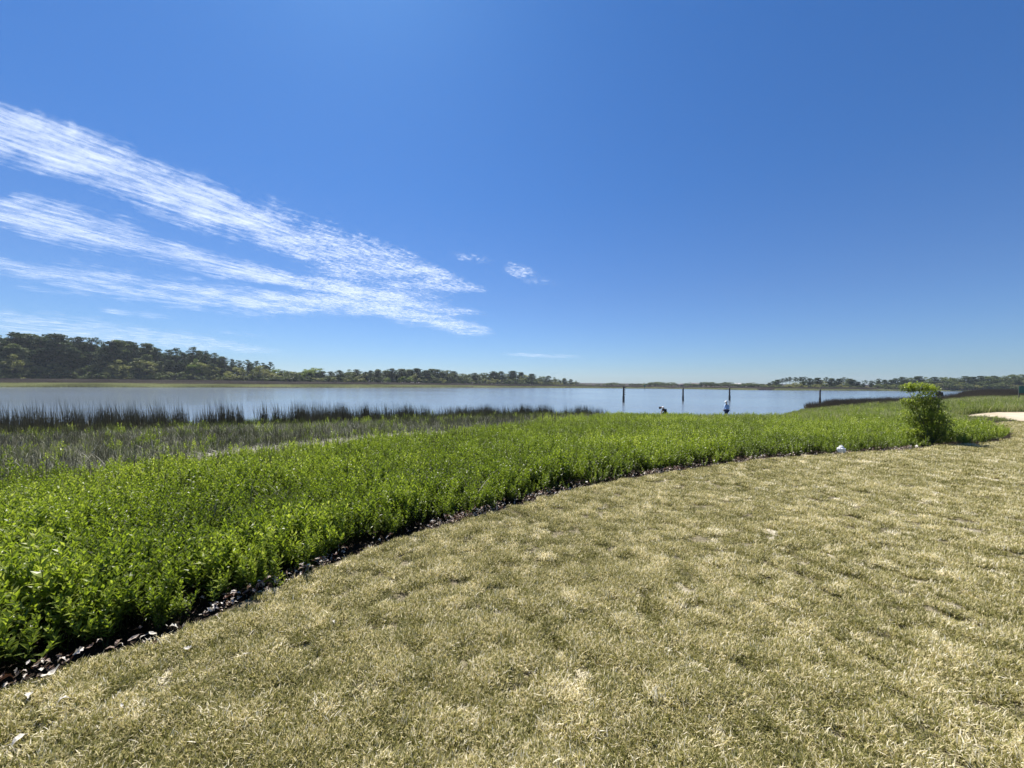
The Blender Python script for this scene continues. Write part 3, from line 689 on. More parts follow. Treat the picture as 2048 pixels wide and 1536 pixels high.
reg('full_pine', 20.6, [pine_mesh(20+i,2) for i in range(3)], [M['pine'], M['oakd']])
oaks = [oak_mesh(i) for i in range(4)]
reg('live_oak', 12., oaks, [M['oakd']]); reg('olive_oak', 12., oaks, [M['olive']]); reg('green_oak', 12., oaks[:2], [M['lime']])
shr = [shrub_mesh(i) for i in range(4)]
reg('wax_myrtle', 5., shr, [M['olive'], M['oakd']]); reg('myrtle_green', 5., shr[:2], [M['lime']]); reg('myrtle_dark', 5., shr, [M['oakd']])
reg('bare_tree', 17., [bare_mesh(0)], [M['grey']]); reg('palm_tree', 8., [palm_mesh(i) for i in range(2)], [M['oakd']])
NAME = {'umbrella_pine':'pine_tree','full_pine':'pine_tree','olive_oak':'live_oak','green_oak':'broadleaf_tree','myrtle_green':'shrub','wax_myrtle':'shrub','myrtle_dark':'shrub'}
NT = [0]
def tree(px, ytop, kind, extra, wf=1., label=None, group=None, cat='tree'):
    az = math.atan((px-1024)/F); d = (float(np.interp(az, far_az, far_r))+float(np.interp(px, *zip(*MW)))+extra)*math.cos(az)
    top = at_depth(px, ytop, d); zg = gz(top.x, top.y)
    H, tr, cm = random.choice(PROT[kind]); s = max(.15, (top.z-zg)/H)
    e = empty(NAME.get(kind, kind), (top.x, top.y, zg-.05), random.uniform(0,6.28), label=label, cat=cat, group=group)
    sx = s*wf*random.uniform(.9,1.15); e.scale = (sx, sx*random.uniform(.9,1.1), s)
    link('trunk', tr, e); link('crown', cm, e); NT[0] += 1
    return e
ORD = ['first','second','third','fourth','fifth','sixth','seventh','eighth','ninth','tenth','eleventh','twelfth','thirteenth','fourteenth','fifteenth','sixteenth','seventeenth','eighteenth','nineteenth','twentieth']
def nth(i):
    if i < 20: return ORD[i]
    n = i+1; return f'{n}' + {1:'st',2:'nd',3:'rd'}.get(n % 10, 'th')
CNT = {}
def olab(px, text):
    if px < 3: return text+' beyond the left edge'
    if px > 2045: return text+' beyond the right edge'
    CNT[text] = CNT.get(text, -1)+1; return f'{text}, {nth(CNT[text])} from the left'

# left bank skyline, read from left to right
SKY_L = [(-130,672),(-90,668),(-55,671),(-25,666),(0,667),(26,662),(49,666),(78,671),(98,669),(123,667),(146,671),(164,681),(187,674),(208,690),(225,680),(240,679),(256,680),(272,684),(300,686),(318,695),(336,698),(350,695),(371,704),(386,693),(400,700),(412,701),(430,705),(445,712),(464,718),(479,720),(496,719),(513,721),(527,725),(541,723)]
for i, (a, b) in enumerate(SKY_L):
    k = 'umbrella_pine' if a in (187,336,350,386,412,430,464,479,496,513,527,541) else ('pine_tree' if i % 3 else 'full_pine')
    lab = None
    if a == 187: lab = 'lone pine with a small layered crown standing above the left wood'
    elif a < 0: lab = None
    else: lab = f'tall dark pine, {nth(i-4)} from the photo\'s left edge along the left wood\'s skyline'
    tree(a, b, k, 20+random.uniform(-6,10), 1.15 if a < 300 else 1.0, lab or 'tall dark pine in the wood beyond the left edge', 'skyline pines of the left wood')
# rows inside the left wood
def sky_at(S_, p): S2 = sorted(S_); return float(np.interp(p, [q[0] for q in S2], [q[1] for q in S2]))
MASS = []
for row,(ex,dy,step) in enumerate([(36,6,17),(52,9,21),(13,22,20)]):
    p = -140.
    while row < 2 and p < 548:
        MASS.append((p, sky_at(SKY_L, p)+dy+random.uniform(0,10), 0, ex+random.uniform(-6,6), 1.35)); p += step*random.uniform(.7,1.1)
    while p < 548:
        tree(p, sky_at(SKY_L, p)+dy+random.uniform(0,10), random.choice(['full_pine','pine_tree','full_pine']), ex+random.uniform(-3,3), 1.25,
             olab(p, 'shorter dark pine in the front of the left wood'), 'front pines of the left wood')
        p += step*random.uniform(.75,1.25)
# olive oaks and shrubs in front of them
p = -150.; j = 0
while p < 560:
    y0 = np.interp(p, [-150,100,300,560],[714,718,728,742])+random.uniform(-12,12)
    kd = 'green_oak' if (375 < p < 400 or 425 < p < 440) else random.choice(['olive_oak','olive_oak','olive_oak','live_oak'])
    tree(p, y0, kd, 7+random.uniform(-2,5), 1.15, olab(p, {'olive_oak':'olive green rounded oak at the foot of the left wood','live_oak':'dark rounded oak at the foot of the left wood','green_oak':'fresh lime green tree at the foot of the left wood'}[kd]),
         {'olive_oak':'olive oaks under the left wood','live_oak':'dark oaks under the left wood','green_oak':'lime green trees of the left wood'}[kd]); p += random.uniform(15,26)
p = -150.
while p < 600:
    y0 = np.interp(p, [-150,100,400,600],[738,741,746,750])+random.uniform(-4,4)
    kd = random.choice(['wax_myrtle','wax_myrtle','myrtle_dark'])
    tree(p, y0, kd, 1+random.uniform(-1,4), 1.3, olab(p, 'low shrub between the brown marsh and the left wood'), 'low shrubs under the left wood', 'shrub'); p += random.uniform(10,17)
tree(450, 709, 'bare_tree', 22, 1, 'bare grey leafless tree among the pines of the left wood', None)
tree(462, 712, 'bare_tree', 26, 1, 'smaller bare grey tree right of the taller leafless one', None)
tree(392, 716, 'green_oak', 12, .9, 'bright lime green tree showing between dark pines of the left wood', None)
for i, (a, b) in enumerate([(487,740),(505,741),(518,744),(590,744),(600,747)]):
    tree(a, b, 'palm_tree', 0+i*.5, 1.2, ['palm at the foot of the left wood, leftmost of the palms','palm just right of the leftmost palm','palm under the last tall pines of the left wood','palm in the gap right of the tall pines','shorter palm beside the palm right of the tall pines'][i], 'palms on the far bank')
# middle stretch
SKY_M = [(556,736),(572,739),(588,741),(602,742),(615,736),(629,733),(643,742),(664,742),(683,740),(699,738),(713,738),(728,743),(740,740),(755,738),(771,740),(787,736),(802,737),(819,738),(835,736),(850,740),(864,737),(880,738),(894,738),(909,742),(925,745),(938,746),(952,745),(966,744),(987,742),(1005,742),(1025,741),(1044,744),(1064,747),(1083,751),(1094,751),(1109,754),(1128,756),(1141,758),(1152,761)]
for i, (a, b) in enumerate(SKY_M):
    if a in (556,629,615): k = 'green_oak'
    elif a < 700: k = random.choice(['live_oak','pine_tree','olive_oak'])
    else: k = random.choice(['full_pine','pine_tree','live_oak'])
    w = {'green_oak':'light green tree','live_oak':'dark round-crowned tree','olive_oak':'olive tree','full_pine':'dark pine','pine_tree':'dark pine'}[k]
    tree(a, b, k, 12+random.uniform(-4,6), 1.5 if 'oak' in k else 2.2, f'{w}, {nth(i)} from the left along the lower skyline right of the tall pines', 'skyline trees of the middle bank')
for ex,dy,step in [(26,3,13),(8,8,15)]:
    p = 548.
    while p < 1150:
        MASS.append((p, min(sky_at(SKY_M, p)+dy+random.uniform(0,4), 765), random.choice([0,0,1,2]), ex+random.uniform(-2,3), 1.9)); p += step*random.uniform(.8,1.2)
p = 552.
while p < 1170:
    b = max(sky_at(SKY_M, p)+9, 749+ (p-560)*.013)+random.uniform(-3,3); kd = 'green_oak' if (745 < p < 850 and random.random() < .6) else random.choice(['wax_myrtle','myrtle_dark','wax_myrtle'])
    tree(p, min(b, 767), kd, 1+random.uniform(-1,4), 1.3, olab(p, 'bright green tree on the front of the middle wood' if kd == 'green_oak' else 'low shrub on the front of the middle wood'), 'bright trees of the middle wood' if kd == 'green_oak' else 'front shrubs of the middle wood', 'tree' if kd == 'green_oak' else 'shrub'); p += random.uniform(9,15)
# the low, most distant stretch
LOW = [(1166,769),(1180,770),(1196,768.5),(1214,767),(1224,765.5),(1234,766),(1246,769),(1264,767.5),(1276,767.5),(1288,767),(1300,766),(1310,764.5),(1318,764),(1328,765.5),(1336,766),(1343,765),(1356,769),(1368,767),(1380,766),(1392,769),(1404,765.5),(1412,764.5),(1422,764.5),(1430,767),(1442,766),(1450,765),(1458,765),(1470,768),(1488,767),(1498,766),(1508,766),(1516,769),(1524,768)]
for i, (a, b) in enumerate(LOW):
    tree(a, b-1.3, random.choice(['live_oak','live_oak','pine_tree' if b < 766 else 'live_oak']), 12+random.uniform(-5,40), 3.0, f'tiny distant tree, {nth(i)} from the left on the low bank behind the pilings', 'tiny trees on the low distant bank')
# right bank
SKY_R = [(1538,765),(1546,762),(1554,759),(1564,757),(1572,755),(1580,753.5),(1590,754),(1600,753.5),(1608,753),(1620,756),(1636,755),(1652,754),(1663,756),(1676,757),(1687,754),(1697,757),(1706,759),(1716,763),(1730,760),(1744,761),(1757,757),(1769,759),(1781,759),(1792,756),(1801,753),(1817,753),(1834,752),(1852,753),(1870,753),(1888,752),(1908,753),(1928,751.5),(1945,753),(1960,751),(1976,749.5),(1995,751),(2015,748),(2035,746),(2055,747),(2080,745),(2110,744),(2150,745)]
for i, (a, b) in enumerate(SKY_R):
    k = 'umbrella_pine' if (1555 < a < 1612 or a in (1652,1687,1730,1757)) else random.choice(['pine_tree','full_pine','live_oak'] if a > 1780 else ['pine_tree','full_pine'])
    w = 'round-crowned tree' if k == 'live_oak' else 'pine'
    lab = f'hazy dark {w}, {nth(i)} from the left along the right bank\'s skyline' if a < 2048 else 'hazy dark tree on the right bank beyond the right edge'
    tree(a, b, k, 18+random.uniform(-3,5), (1.5 if k == 'umbrella_pine' else 2.1) if k != 'live_oak' else 1.3, lab, 'skyline trees of the right bank')
for ex,dy,step in [(32,4,15),(9,9,14)]:
    p = 1612. if ex > 20 else 1532.
    while p < 2160:
        MASS.append((p, min(sky_at(SKY_R, p)+dy+random.uniform(0,5), 769), random.choice([0,1,1,2]), ex+random.uniform(-4,4), 1.8)); p += step*random.uniform(.8,1.2)
p = 1528.
while p < 2160:
    tree(p, 770+random.uniform(-4,3) - (4 if p > 1750 else 0), random.choice(['wax_myrtle','myrtle_dark']), 1+random.uniform(0,4), 1.3, olab(p, 'low shrub at the water edge of the right bank'), 'shore shrubs of the right bank', 'shrub'); p += random.uniform(9,15)
def join_mesh(name, a, b):
    bm = bmesh.new(); bm.from_mesh(a); n = len(bm.faces); bm.from_mesh(b); bm.faces.ensure_lookup_table()
    for f in bm.faces[n:]: f.material_index = 1
    me = bpy.data.meshes.new(name); bm.to_mesh(me); bm.free(); me.materials.append(a.materials[0]); me.materials.append(b.materials[0]); return me
WP = [('full_pine',[0,2,4]),('live_oak',[0,1,2]),('olive_oak',[0,1])]
for ki, (kd, ii) in enumerate(WP):
    sel = [q for q in MASS if q[2] == ki]; P3 = []; sc_ = []; zz = []
    for (px, yt, _, ex, wf) in sel:
        az = math.atan((px-1024)/F); d = (float(np.interp(az, far_az, far_r))+float(np.interp(px, *zip(*MW)))+ex)*math.cos(az); top = at_depth(px, yt, d); zg = gz(top.x, top.y)
        s0 = max(.15, (top.z-zg)/PROT[kd][0][0]); P3.append((top.x, top.y, zg-.05)); sc_.append(s0*wf); zz.append(1/wf)
    scatter('woodland', P3, rng.uniform(0,6.28,len(P3)), sc_, np.zeros(len(P3)), [proto('woodland_tree', join_mesh('woodland_tree', PROT[kd][i][1], PROT[kd][i][2])) for i in ii],
            ['dark mass of pines filling the woods on the far banks','dark mass of oaks filling the woods on the far banks','olive green mass of oaks filling the woods on the far banks'][ki], 'woodland', zs=np.array(zz, np.float32))
print('trees', NT[0], 'mass', len(MASS))

# ------------------------------------------------------------------ things
def lathe(prof, k=16):
    V = []; Fq = []
    for (r, z) in prof:
        for j in range(k): V.append((r*math.cos(2*math.pi*j/k), r*math.sin(2*math.pi*j/k), z))
    for i in range(len(prof)-1):
        for j in range(k): Fq.append((i*k+j, i*k+(j+1) % k, (i+1)*k+(j+1) % k, (i+1)*k+j))
    Fq.append(tuple(range(k))[::-1]); Fq.append(tuple((len(prof)-1)*k+j for j in range(k)))
    return np.array(V), Fq
def box_mesh(name, size, mat, bev=.01, loc=(0,0,0)):
    bm = bmesh.new(); bmesh.ops.create_cube(bm, size=1)
    for v in bm.verts: v.co = Vector((v.co.x*size[0]+loc[0], v.co.y*size[1]+loc[1], v.co.z*size[2]+loc[2]))
    if bev: bmesh.ops.bevel(bm, geom=bm.edges[:], offset=bev, segments=2, affect='EDGES')
    me = bpy.data.meshes.new(name); bm.to_mesh(me); bm.free(); me.materials.append(mat); return me

def piling(px, ytop, ybot, w, label, cleats=0, wz=WATER_Z):
    X, Y = on_plane(px, ybot, wz); top = at_depth(px, ytop, Y); H = top.z-wz
    e = empty('mooring_piling', (X, Y, wz-1.5), random.uniform(0,6), label=label, cat='piling', group='old pilings standing in the river')
    r = w*.85/F*Y/2; rr = np.random.default_rng(int(px))
    hs = np.linspace(0, H+1.5, 14); V, Fq = lathe([(r*(1.08-.16*h/(H+1.5)), h) for h in hs], 14)
    V[:,:2] *= (1+rr.normal(0,.03,(len(V),1)))
    link('shaft', mesh('piling_shaft', V, Fq, M['piling'], None, True), e)
    V, Fq = lathe([(r*1.08,1.2),(r*1.22,1.4),(r*1.2,1.5+H*.3),(r*1.12,1.5+H*.38),(r*1.0,1.5+H*.4)], 16); V[:,:2] *= (1+rr.normal(0,.06,(len(V),1)))
    link('barnacle_crust', mesh('piling_crust', V, Fq, M['barnacle'], None, False), e)
    for k in range(cleats):
        ch = link('cleat', box_mesh('cleat', (r*1.6, r*.9, r*.8), M['piling'], .03), e); a = -e.rotation_euler.z
        ch.location = (math.cos(a)*r*1.35, math.sin(a)*r*1.35, 1.5+H*(.93-.14*k)); ch.rotation_euler = (0,0,a)
    return e
piling(1247, 773, 805, 4.2, 'tallest dark piling with cleats on its right side, leftmost in the river', 4)
piling(1366, 776, 802.5, 3.6, 'bare dark piling, second from the left in the river')
piling(1459, 775, 801, 3.6, 'bare dark piling behind the standing person')
piling(1640, 778.5, 806, 3.4, 'dark piling rising behind the brown rushes of the point')

# green channel marker far out
X, Y = on_plane(1289, 778, WATER_Z); e = empty('channel_marker', (X, Y, WATER_Z-1), 0, label='small green channel marker on a post far out in the river', cat='channel marker')
V, Fq = lathe([(.16,0),(.16,4.2)], 10); link('post', mesh('marker_post', V, Fq, M['darksign']), e)
ob = link('dayboard', box_mesh('dayboard', (1.5,.08,1.3), M['greensign'], .02), e); ob.location = (0,-.22,3.7)
ob = link('brace', box_mesh('marker_brace', (.9,.12,.12), M['darksign'], .02), e); ob.location = (0,0,2.6)

# dark sign on a post behind the bush
D = 27.; top = at_depth(1877, 783.5, D); zg = gz(top.x, top.y)
e = empty('trail_sign', (top.x, top.y, zg), math.radians(-30), label='small dark sign board on a grey post behind the leafy bush', cat='sign')
ob = link('post', box_mesh('sign_post', (.09,.09,top.z-zg-.02), M['post'], .01), e); ob.location = (.03,.05,(top.z-zg)/2)
n_ = 12; hh = .17; pts = [(-.19,-hh),(.19,-hh),(.19,.11)] + [(.19*math.cos(t)*.45, .11+.07*math.sin(t)) for t in np.linspace(0,math.pi,n_)] + [(-.19,.11)]
bm = bmesh.new(); f0 = bm.faces.new([bm.verts.new((a,-.025,b)) for a,b in pts]); ex = bmesh.ops.extrude_face_region(bm, geom=[f0]); bmesh.ops.translate(bm, vec=(0,.035,0), verts=[v for v in ex['geom'] if isinstance(v, bmesh.types.BMVert)])
bmesh.ops.recalc_face_normals(bm, faces=bm.faces[:]); me = bpy.data.meshes.new('sign_board'); bm.to_mesh(me); bm.free(); me.materials.append(M['darksign'])
ob = link('board', me, e); ob.location = (.03,-.02,top.z-zg-.14)

# green sign cut by the right edge of the photo
D = 52.; a = at_depth(2037.5, 772, D); b = at_depth(2037.5, 786, D); zg = gz(a.x+1, a.y)
e = empty('information_sign', (a.x+.9, a.y, zg), 0, label='green sign board on two posts at the right edge', cat='sign')
h = a.z-b.z
ob = link('board', box_mesh('green_board', (1.85,.06,h), M['greensign'], .015), e); ob.location = (0,-.06,(a.z+b.z)/2-zg)
for sx in (-.82,.82):
    ob = link('post', box_mesh('green_sign_post', (.1,.1,a.z-zg-.06), M['post'], .01), e); ob.location = (sx,.03,(a.z-zg)/2)

# crumpled white bag at the lawn edge
X, Y = on_plane(1681, 907, 0)
bm = bmesh.new(); bmesh.ops.create_icosphere(bm, subdivisions=4, radius=1)
for v in bm.verts:
    c = v.co; n_ = float(vnoise(c.x*2+9+c.z, c.y*2+5-c.z*1.3, 1.6, 7, 3)); c.x *= .082*(.8+.45*n_); c.y *= .07*(.8+.45*n_); c.z = .085+.10*c.z*(.72+.5*n_)
    if c.z > .12: c.x *= .72; c.y *= .72
me = bpy.data.meshes.new('plastic_bag'); bm.to_mesh(me); bm.free(); me.materials.append(M['white'])
tag(link('plastic_bag', me, None, (X, Y-.02, gz(X,Y-.02))), label='crumpled small white bag lying where green plants meet the lawn', cat='bag')

# leafy bush at right
def build_bush():
    D = 11.3; base = at_depth(1862, 893, D); zg = gz(base.x, base.y); r = np.random.default_rng(77)
    e = empty('leafy_bush', (base.x, base.y, zg), 0, label='tall leaning leafy green bush between the lawn and the river', cat='bush')
    def P(px, py, dy=0): q = at_depth(px, py, D+dy); return np.array([q.x-base.x, q.y-base.y, q.z-zg])
    T = Geo(); C = Geo()
    lobes = [(1906,868,14,9,.8),(1895,846,12,11,.7),(1882,832,10,10,.6),(1815,776,12,8,.9),(1838,774,20,9,1),(1862,780,13,9,1),(1850,797,22,13,1),(1812,803,10,6,.75),(1826,810,18,9,1),(1868,812,18,14,.9),(1836,832,30,16,1.1),(1872,838,20,16,1),(1850,856,34,14,1.1),(1880,862,15,12,.9),(1826,864,22,9,.8),(1860,874,30,9,1.)]
    root = P(1864, 886)
    for (a,b,rx,rz,dn) in lobes:
        c = P(a, b, r.uniform(-.12,.15)); R = np.array([rx/F*D, rx/F*D*.85, rz/F*D]); n = int(26+1280*dn*R[0]*R[2]*4)
        T.tube([root, root+(c-root)*.5+r.normal(0,.04,3), c], [.02,.012,.004], .4, 5)
        for k in range(n):
            d = r.normal(size=3); d /= np.linalg.norm(d); q = c+d*R*r.uniform(.4,1.12)
            up = np.array([0,0,.5])+d*.8+r.normal(0,.35,3)
            # a twig end: a rosette of leaves
            for j in range(4):
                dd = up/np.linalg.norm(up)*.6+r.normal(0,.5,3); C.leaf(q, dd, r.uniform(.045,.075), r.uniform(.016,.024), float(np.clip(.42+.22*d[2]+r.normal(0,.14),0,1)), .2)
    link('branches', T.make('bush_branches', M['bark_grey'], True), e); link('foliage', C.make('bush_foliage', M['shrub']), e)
build_bush()

# tall dead stalks, arching blades in the green plants
def stalk(px, ytop, ybot, label, mat, w=.006, d_z=-.15, name='dead_stalk', grp='dead stalks in the green plants'):
    X, Y = on_plane(px, ybot, d_z); zg = gz(X, Y); top = at_depth(px+random.uniform(-6,6), ytop, Y); G = Geo()
    h = top.z-zg; pts = [np.array([0,0,0])]+[np.array([(top.x-X)*t+random.gauss(0,.006), random.gauss(0,.006), h*t]) for t in (.25,.5,.75,1)]
    G.tube(pts, [w,w*.9,w*.8,w*.6,w*.3], .1, 5)
    for k in range(5):
        q = pts[2]+(pts[4]-pts[2])*random.random(); a = random.uniform(0,6.28); L = random.uniform(.03,.09)
        G.tube([q, q+np.array([math.cos(a)*L*.5, math.sin(a)*L*.5, L])], [w*.35,w*.15], .3, 3)
    tag(link(name, G.make(name, mat), None, (X, Y, zg)), label=label, cat='dead stalk', group=grp)
M['stalk'] = plain('dead_stalk_bark', (.045,.036,.028), .9, .3, 20)
for px, yt, yb, lb in [(536,918,985,'dark dead stalk below the wrack line, leftmost of the three tall ones'),(627,912,970,'thin dead stalk between two thicker dead stalks in the green plants'),(692,905,985,'tallest dark dead stalk in the green plants, right of the thin one'),
                       (330,945,1030,'dark dead stalk low in the green plants left of the three tall stalks'),(570,975,1060,'short dark stalk in the green plants in front of the tall stalks'),(672,1015,1085,'dead stalk standing nearest the lawn edge'),(268,905,960,'dead stalk at the meeting of rushes and green plants'),
                       (1005,842,885,'dark stalk where the rushes thin out in the middle'),(1163,838,872,'small dark stalk right of the middle rushes')]:
    stalk(px, yt, yb, lb, M['stalk'])
def arching(px, py, label, n, L, seed, mat, d_z=.0, col=(.4,.9), w=.007, cv=(1.0,2.2)):
    X, Y = on_plane(px, py, d_z); zg = gz(X, Y); G = Geo(); r = np.random.default_rng(seed)
    for k in range(n):
        G.blade((r.normal(0,.015), r.normal(0,.015), 0), r.uniform(0,6.28), r.uniform(.05,.5), L*r.uniform(.7,1.1), w*r.uniform(.7,1.2), r.uniform(*cv), r.uniform(*col), 7)
    tag(link('grass_tuft', G.make('grass_tuft', mat), None, (X, Y, zg)), label=label, cat='grass tuft', group='arching tufts in the green plants')
M['tuft'] = leaf_mat('tuft_blade', [(0,(.07,.09,.02)),(.4,(.17,.21,.045)),(.7,(.30,.32,.10)),(1,(.60,.55,.40))], .35, .5, .3, .5, .2, (1.1,1.1,.6), False)
arching(190, 1100, 'arching yellow green grass tuft in the near left plants', 9, .55, 1, M['tuft'])
arching(30, 1135, 'upright green grass blades at the left edge of the photo', 6, .5, 2, M['tuft'], cv=(.2,.8))
arching(350, 985, 'arching straw coloured blade tuft left of the dead stalks', 5, .55, 3, M['tuft'], -.1, (.8,1.1))
arching(620, 1000, 'pale curved grass tuft right of the middle dead stalk', 7, .4, 4, M['tuft'], -.15, (.5,1.0))
arching(120, 985, 'tan arching tuft near the left edge behind the green plants', 7, .6, 5, M['tuft'], -.1, (.7,1.1))
arching(10, 1010, 'thick tan stem tuft leaning at the left edge', 5, .6, 6, M['tuft'], -.1, (.7,1.1), .012)
# rusty dead weed
def weed():
    X, Y = on_plane(1641, 872, -.7); zg = gz(X, Y); G = Geo(); r = np.random.default_rng(3)
    for k in range(26):
        a = r.uniform(0,6.28); G.blade((r.normal(0,.06), r.normal(0,.06), 0), a, abs(r.normal(.1,.1)), r.uniform(.5,1.0), .012, r.uniform(0,.3), r.uniform(0,1), 3)
    m = leaf_mat('rusty_stems', [(0,(.09,.05,.025)),(1,(.26,.16,.09))], .2, .8, .1, 1, .2, (1,1,1), False)
    tag(link('dead_weed', G.make('dead_weed', m), None, (X, Y, zg)), label='rusty brown dead weed in the grass of the point', cat='weed')
weed()

# pale single leaves lying on the lawn
def lawn_leaf(px, py, L, rot, label, seed):
    X, Y = on_plane(px, py, 0.03); o = LI[seed % len(LI)]
    me = o.data.copy(); me.materials[0] = M['paleleaf']; k = L/.09
    q = tag(link('fallen_leaf', me, None, (X, Y, gz(X,Y)+.03)), label=label, cat='fallen leaf', group='pale fallen leaves on the lawn'); q.scale = (k,k,k); q.rotation_euler = (random.gauss(0,.2), random.gauss(0,.2), rot)
M['paleleaf'] = plain('pale_dead_leaf', (.60,.55,.45), .6, .15, 30)
for i, (a,b,L,lb) in enumerate([(378,1304,.10,'pale leaf on the lawn below the dark gap in the plants'),(95,1356,.13,'largest pale leaf on the lawn edge near the left edge'),(245,1420,.07,'pale leaf alone on the lawn near the bottom left'),(490,1318,.08,'pale leaf right of the one below the dark gap'),
        (668,1246,.07,'pale leaf on the lawn under the middle of the plant edge'),(345,1250,.14,'big curled pale leaf in the shadow at the plant edge'),(40,1477,.10,'pale leaf in the bottom left corner of the lawn'),(305,1272,.09,'pale leaf beside the big curled one'),(127,1412,.08,'pale leaf between the largest leaf and the one near the bottom left'),(60,1395,.08,'pale leaf just below the plants at the left edge')]):
    lawn_leaf(a, b, L, i*1.3, lb, i*5+2)

# distant houses and boats
def house(px, ybase_d, w, d, h, label, wallm=None, rot=0., zoff=0, roofm=None):
    az = math.atan((px-1024)/F); D = (float(np.interp(az, far_az, far_r))+ybase_d)*math.cos(az); X = (px-1024)/F*D; zg = gz(X, D)+zoff
    e = empty('house', (X, D, zg), rot, label=label, cat='house', group='small houses on the far banks')
    ob = link('wall', box_mesh('house_wall', (w,d,h), wallm or M['wall'], .02), e); ob.location = (0,0,h/2)
    o_ = .5; V = [(-w/2-o_,-d/2-o_,h),(w/2+o_,-d/2-o_,h),(w/2+o_,d/2+o_,h),(-w/2-o_,d/2+o_,h),(-w/2+1.2,0,h+w*.16),(w/2-1.2,0,h+w*.16)]
    link('roof', mesh('house_roof', V, [(3,2,1,0),(0,1,5,4),(2,3,4,5),(1,2,5),(3,0,4)], roofm or M['brownroof']), e)
    for k in range(3):
        ob = link('window', box_mesh('house_window', (w*.14,.08,h*.4), M['glass'], 0), e); ob.location = ((k-1)*w*.3, -d/2-.05, h*.52)
    return e
house(1477, 150, 8, 7, 3.6, 'white roofed house between trees on the low distant bank', M['wall'], roofm=M['roof'])
house(1391, 158, 11, 8, 3.2, 'low brown roofed house left of the third piling on the distant bank')
house(1364, 154, 7, 6, 3.0, 'small beige house behind the second piling')
house(1497, 152, 7, 6, 3.0, 'beige house right of the white roofed one')
house(592, 63, 6, 5, 2.0, 'small brown house under the trees right of the palms')
def skiff(px, ex, L, label):
    az = math.atan((px-1024)/F); D = (float(np.interp(az, far_az, far_r))+ex)*math.cos(az); X = (px-1024)/F*D; zg = max(gz(X,D), WATER_Z)
    V = []; Fq = []; N = 9
    for i in range(N):
        t = i/(N-1); hw = .75*math.sin(math.pi*min(1,.5+.5*(1-t)))**.6 if t > .5 else .75; hw = max(.03, hw if t < .95 else .05); x = (t-.5)*L
        V += [(x,-hw,.62+.2*t),(x,-hw*.6,.05),(x,hw*.6,.05),(x,hw,.62+.2*t),(x,hw*.88,.6+.2*t),(x,hw*.5,.16),(x,-hw*.5,.16),(x,-hw*.88,.6+.2*t)]
    for i in range(N-1):
        for j in range(8): Fq.append((i*8+j, i*8+(j+1) % 8, i*8+8+(j+1) % 8, i*8+8+j))
    e = empty('skiff', (X, D, zg+.05), random.uniform(-.2,.2), label=label, cat='boat')
    link('hull', mesh('skiff_hull', V, Fq, M['white']), e)
    ob = link('bench', box_mesh('skiff_bench', (.3,1.2,.05), M['post'], .005), e); ob.location = (0,0,.45)
skiff(1938, 1, 5, 'white skiff at the far right bank behind the bush')
skiff(509, 56, 3.2, 'small white boat pulled up under the palms of the left bank')

# ------------------------------------------------------------------ people
def skin_mesh(name, J, E, mat, parent, sub=1, root=0):
    """one continuous surface grown along joints J: {name:(pos, radius or (rx,ry))}"""
    names = list(J); me = bpy.data.meshes.new(name); me.from_pydata([J[n][0] for n in names], [(names.index(a), names.index(b)) for a,b in E], [])
    me.materials.append(mat); o = link(name, me, parent)
    sm = o.modifiers.new('skin','SKIN'); sm.use_smooth_shade = True; sm.branch_smoothing = .4
    sv = me.skin_vertices[0].data if me.skin_vertices else None
    if sv is None:
        bm = bmesh.new(); bm.from_mesh(me); bm.verts.layers.skin.verify(); bm.to_mesh(me); bm.free(); sv = me.skin_vertices[0].data
    for i, n in enumerate(names):
        r = J[n][1]; sv[i].radius = (r, r) if not isinstance(r, tuple) else r
        sv[i].use_root = (i == root)
    ss = o.modifiers.new('sub','SUBSURF'); ss.levels = sub; ss.render_levels = sub
    return o
def V3(*a): return np.array(a, float)
def hand(J, E, wr, d, side, tag_):
    """palm, four unequal bent fingers and a thumb leaving the side of the palm"""
    d = d/np.linalg.norm(d); s = side/np.linalg.norm(side); n = np.cross(d, s)
    J['palm'+tag_] = (wr+d*.06, (.036,.016)); E.append(('wrist'+tag_, 'palm'+tag_))
    for k,(o,L) in enumerate([(-.030,.068),(-.010,.078),(.010,.073),(.029,.058)]):
        a,b,c = f'f{k}a{tag_}', f'f{k}b{tag_}', f'f{k}c{tag_}'
        J[a] = (wr+d*.095+s*o, .0095); J[b] = (J[a][0]+d*L*.5+n*.012, .0088); J[c] = (J[b][0]+d*L*.4+n*.03, .007); E += [('palm'+tag_, a),(a,b),(b,c)]
    J['t1'+tag_] = (wr+d*.045-s*.040, .011); J['t2'+tag_] = (wr+d*.075-s*.058+n*.012, .009); E += [('palm'+tag_,'t1'+tag_),('t1'+tag_,'t2'+tag_)]
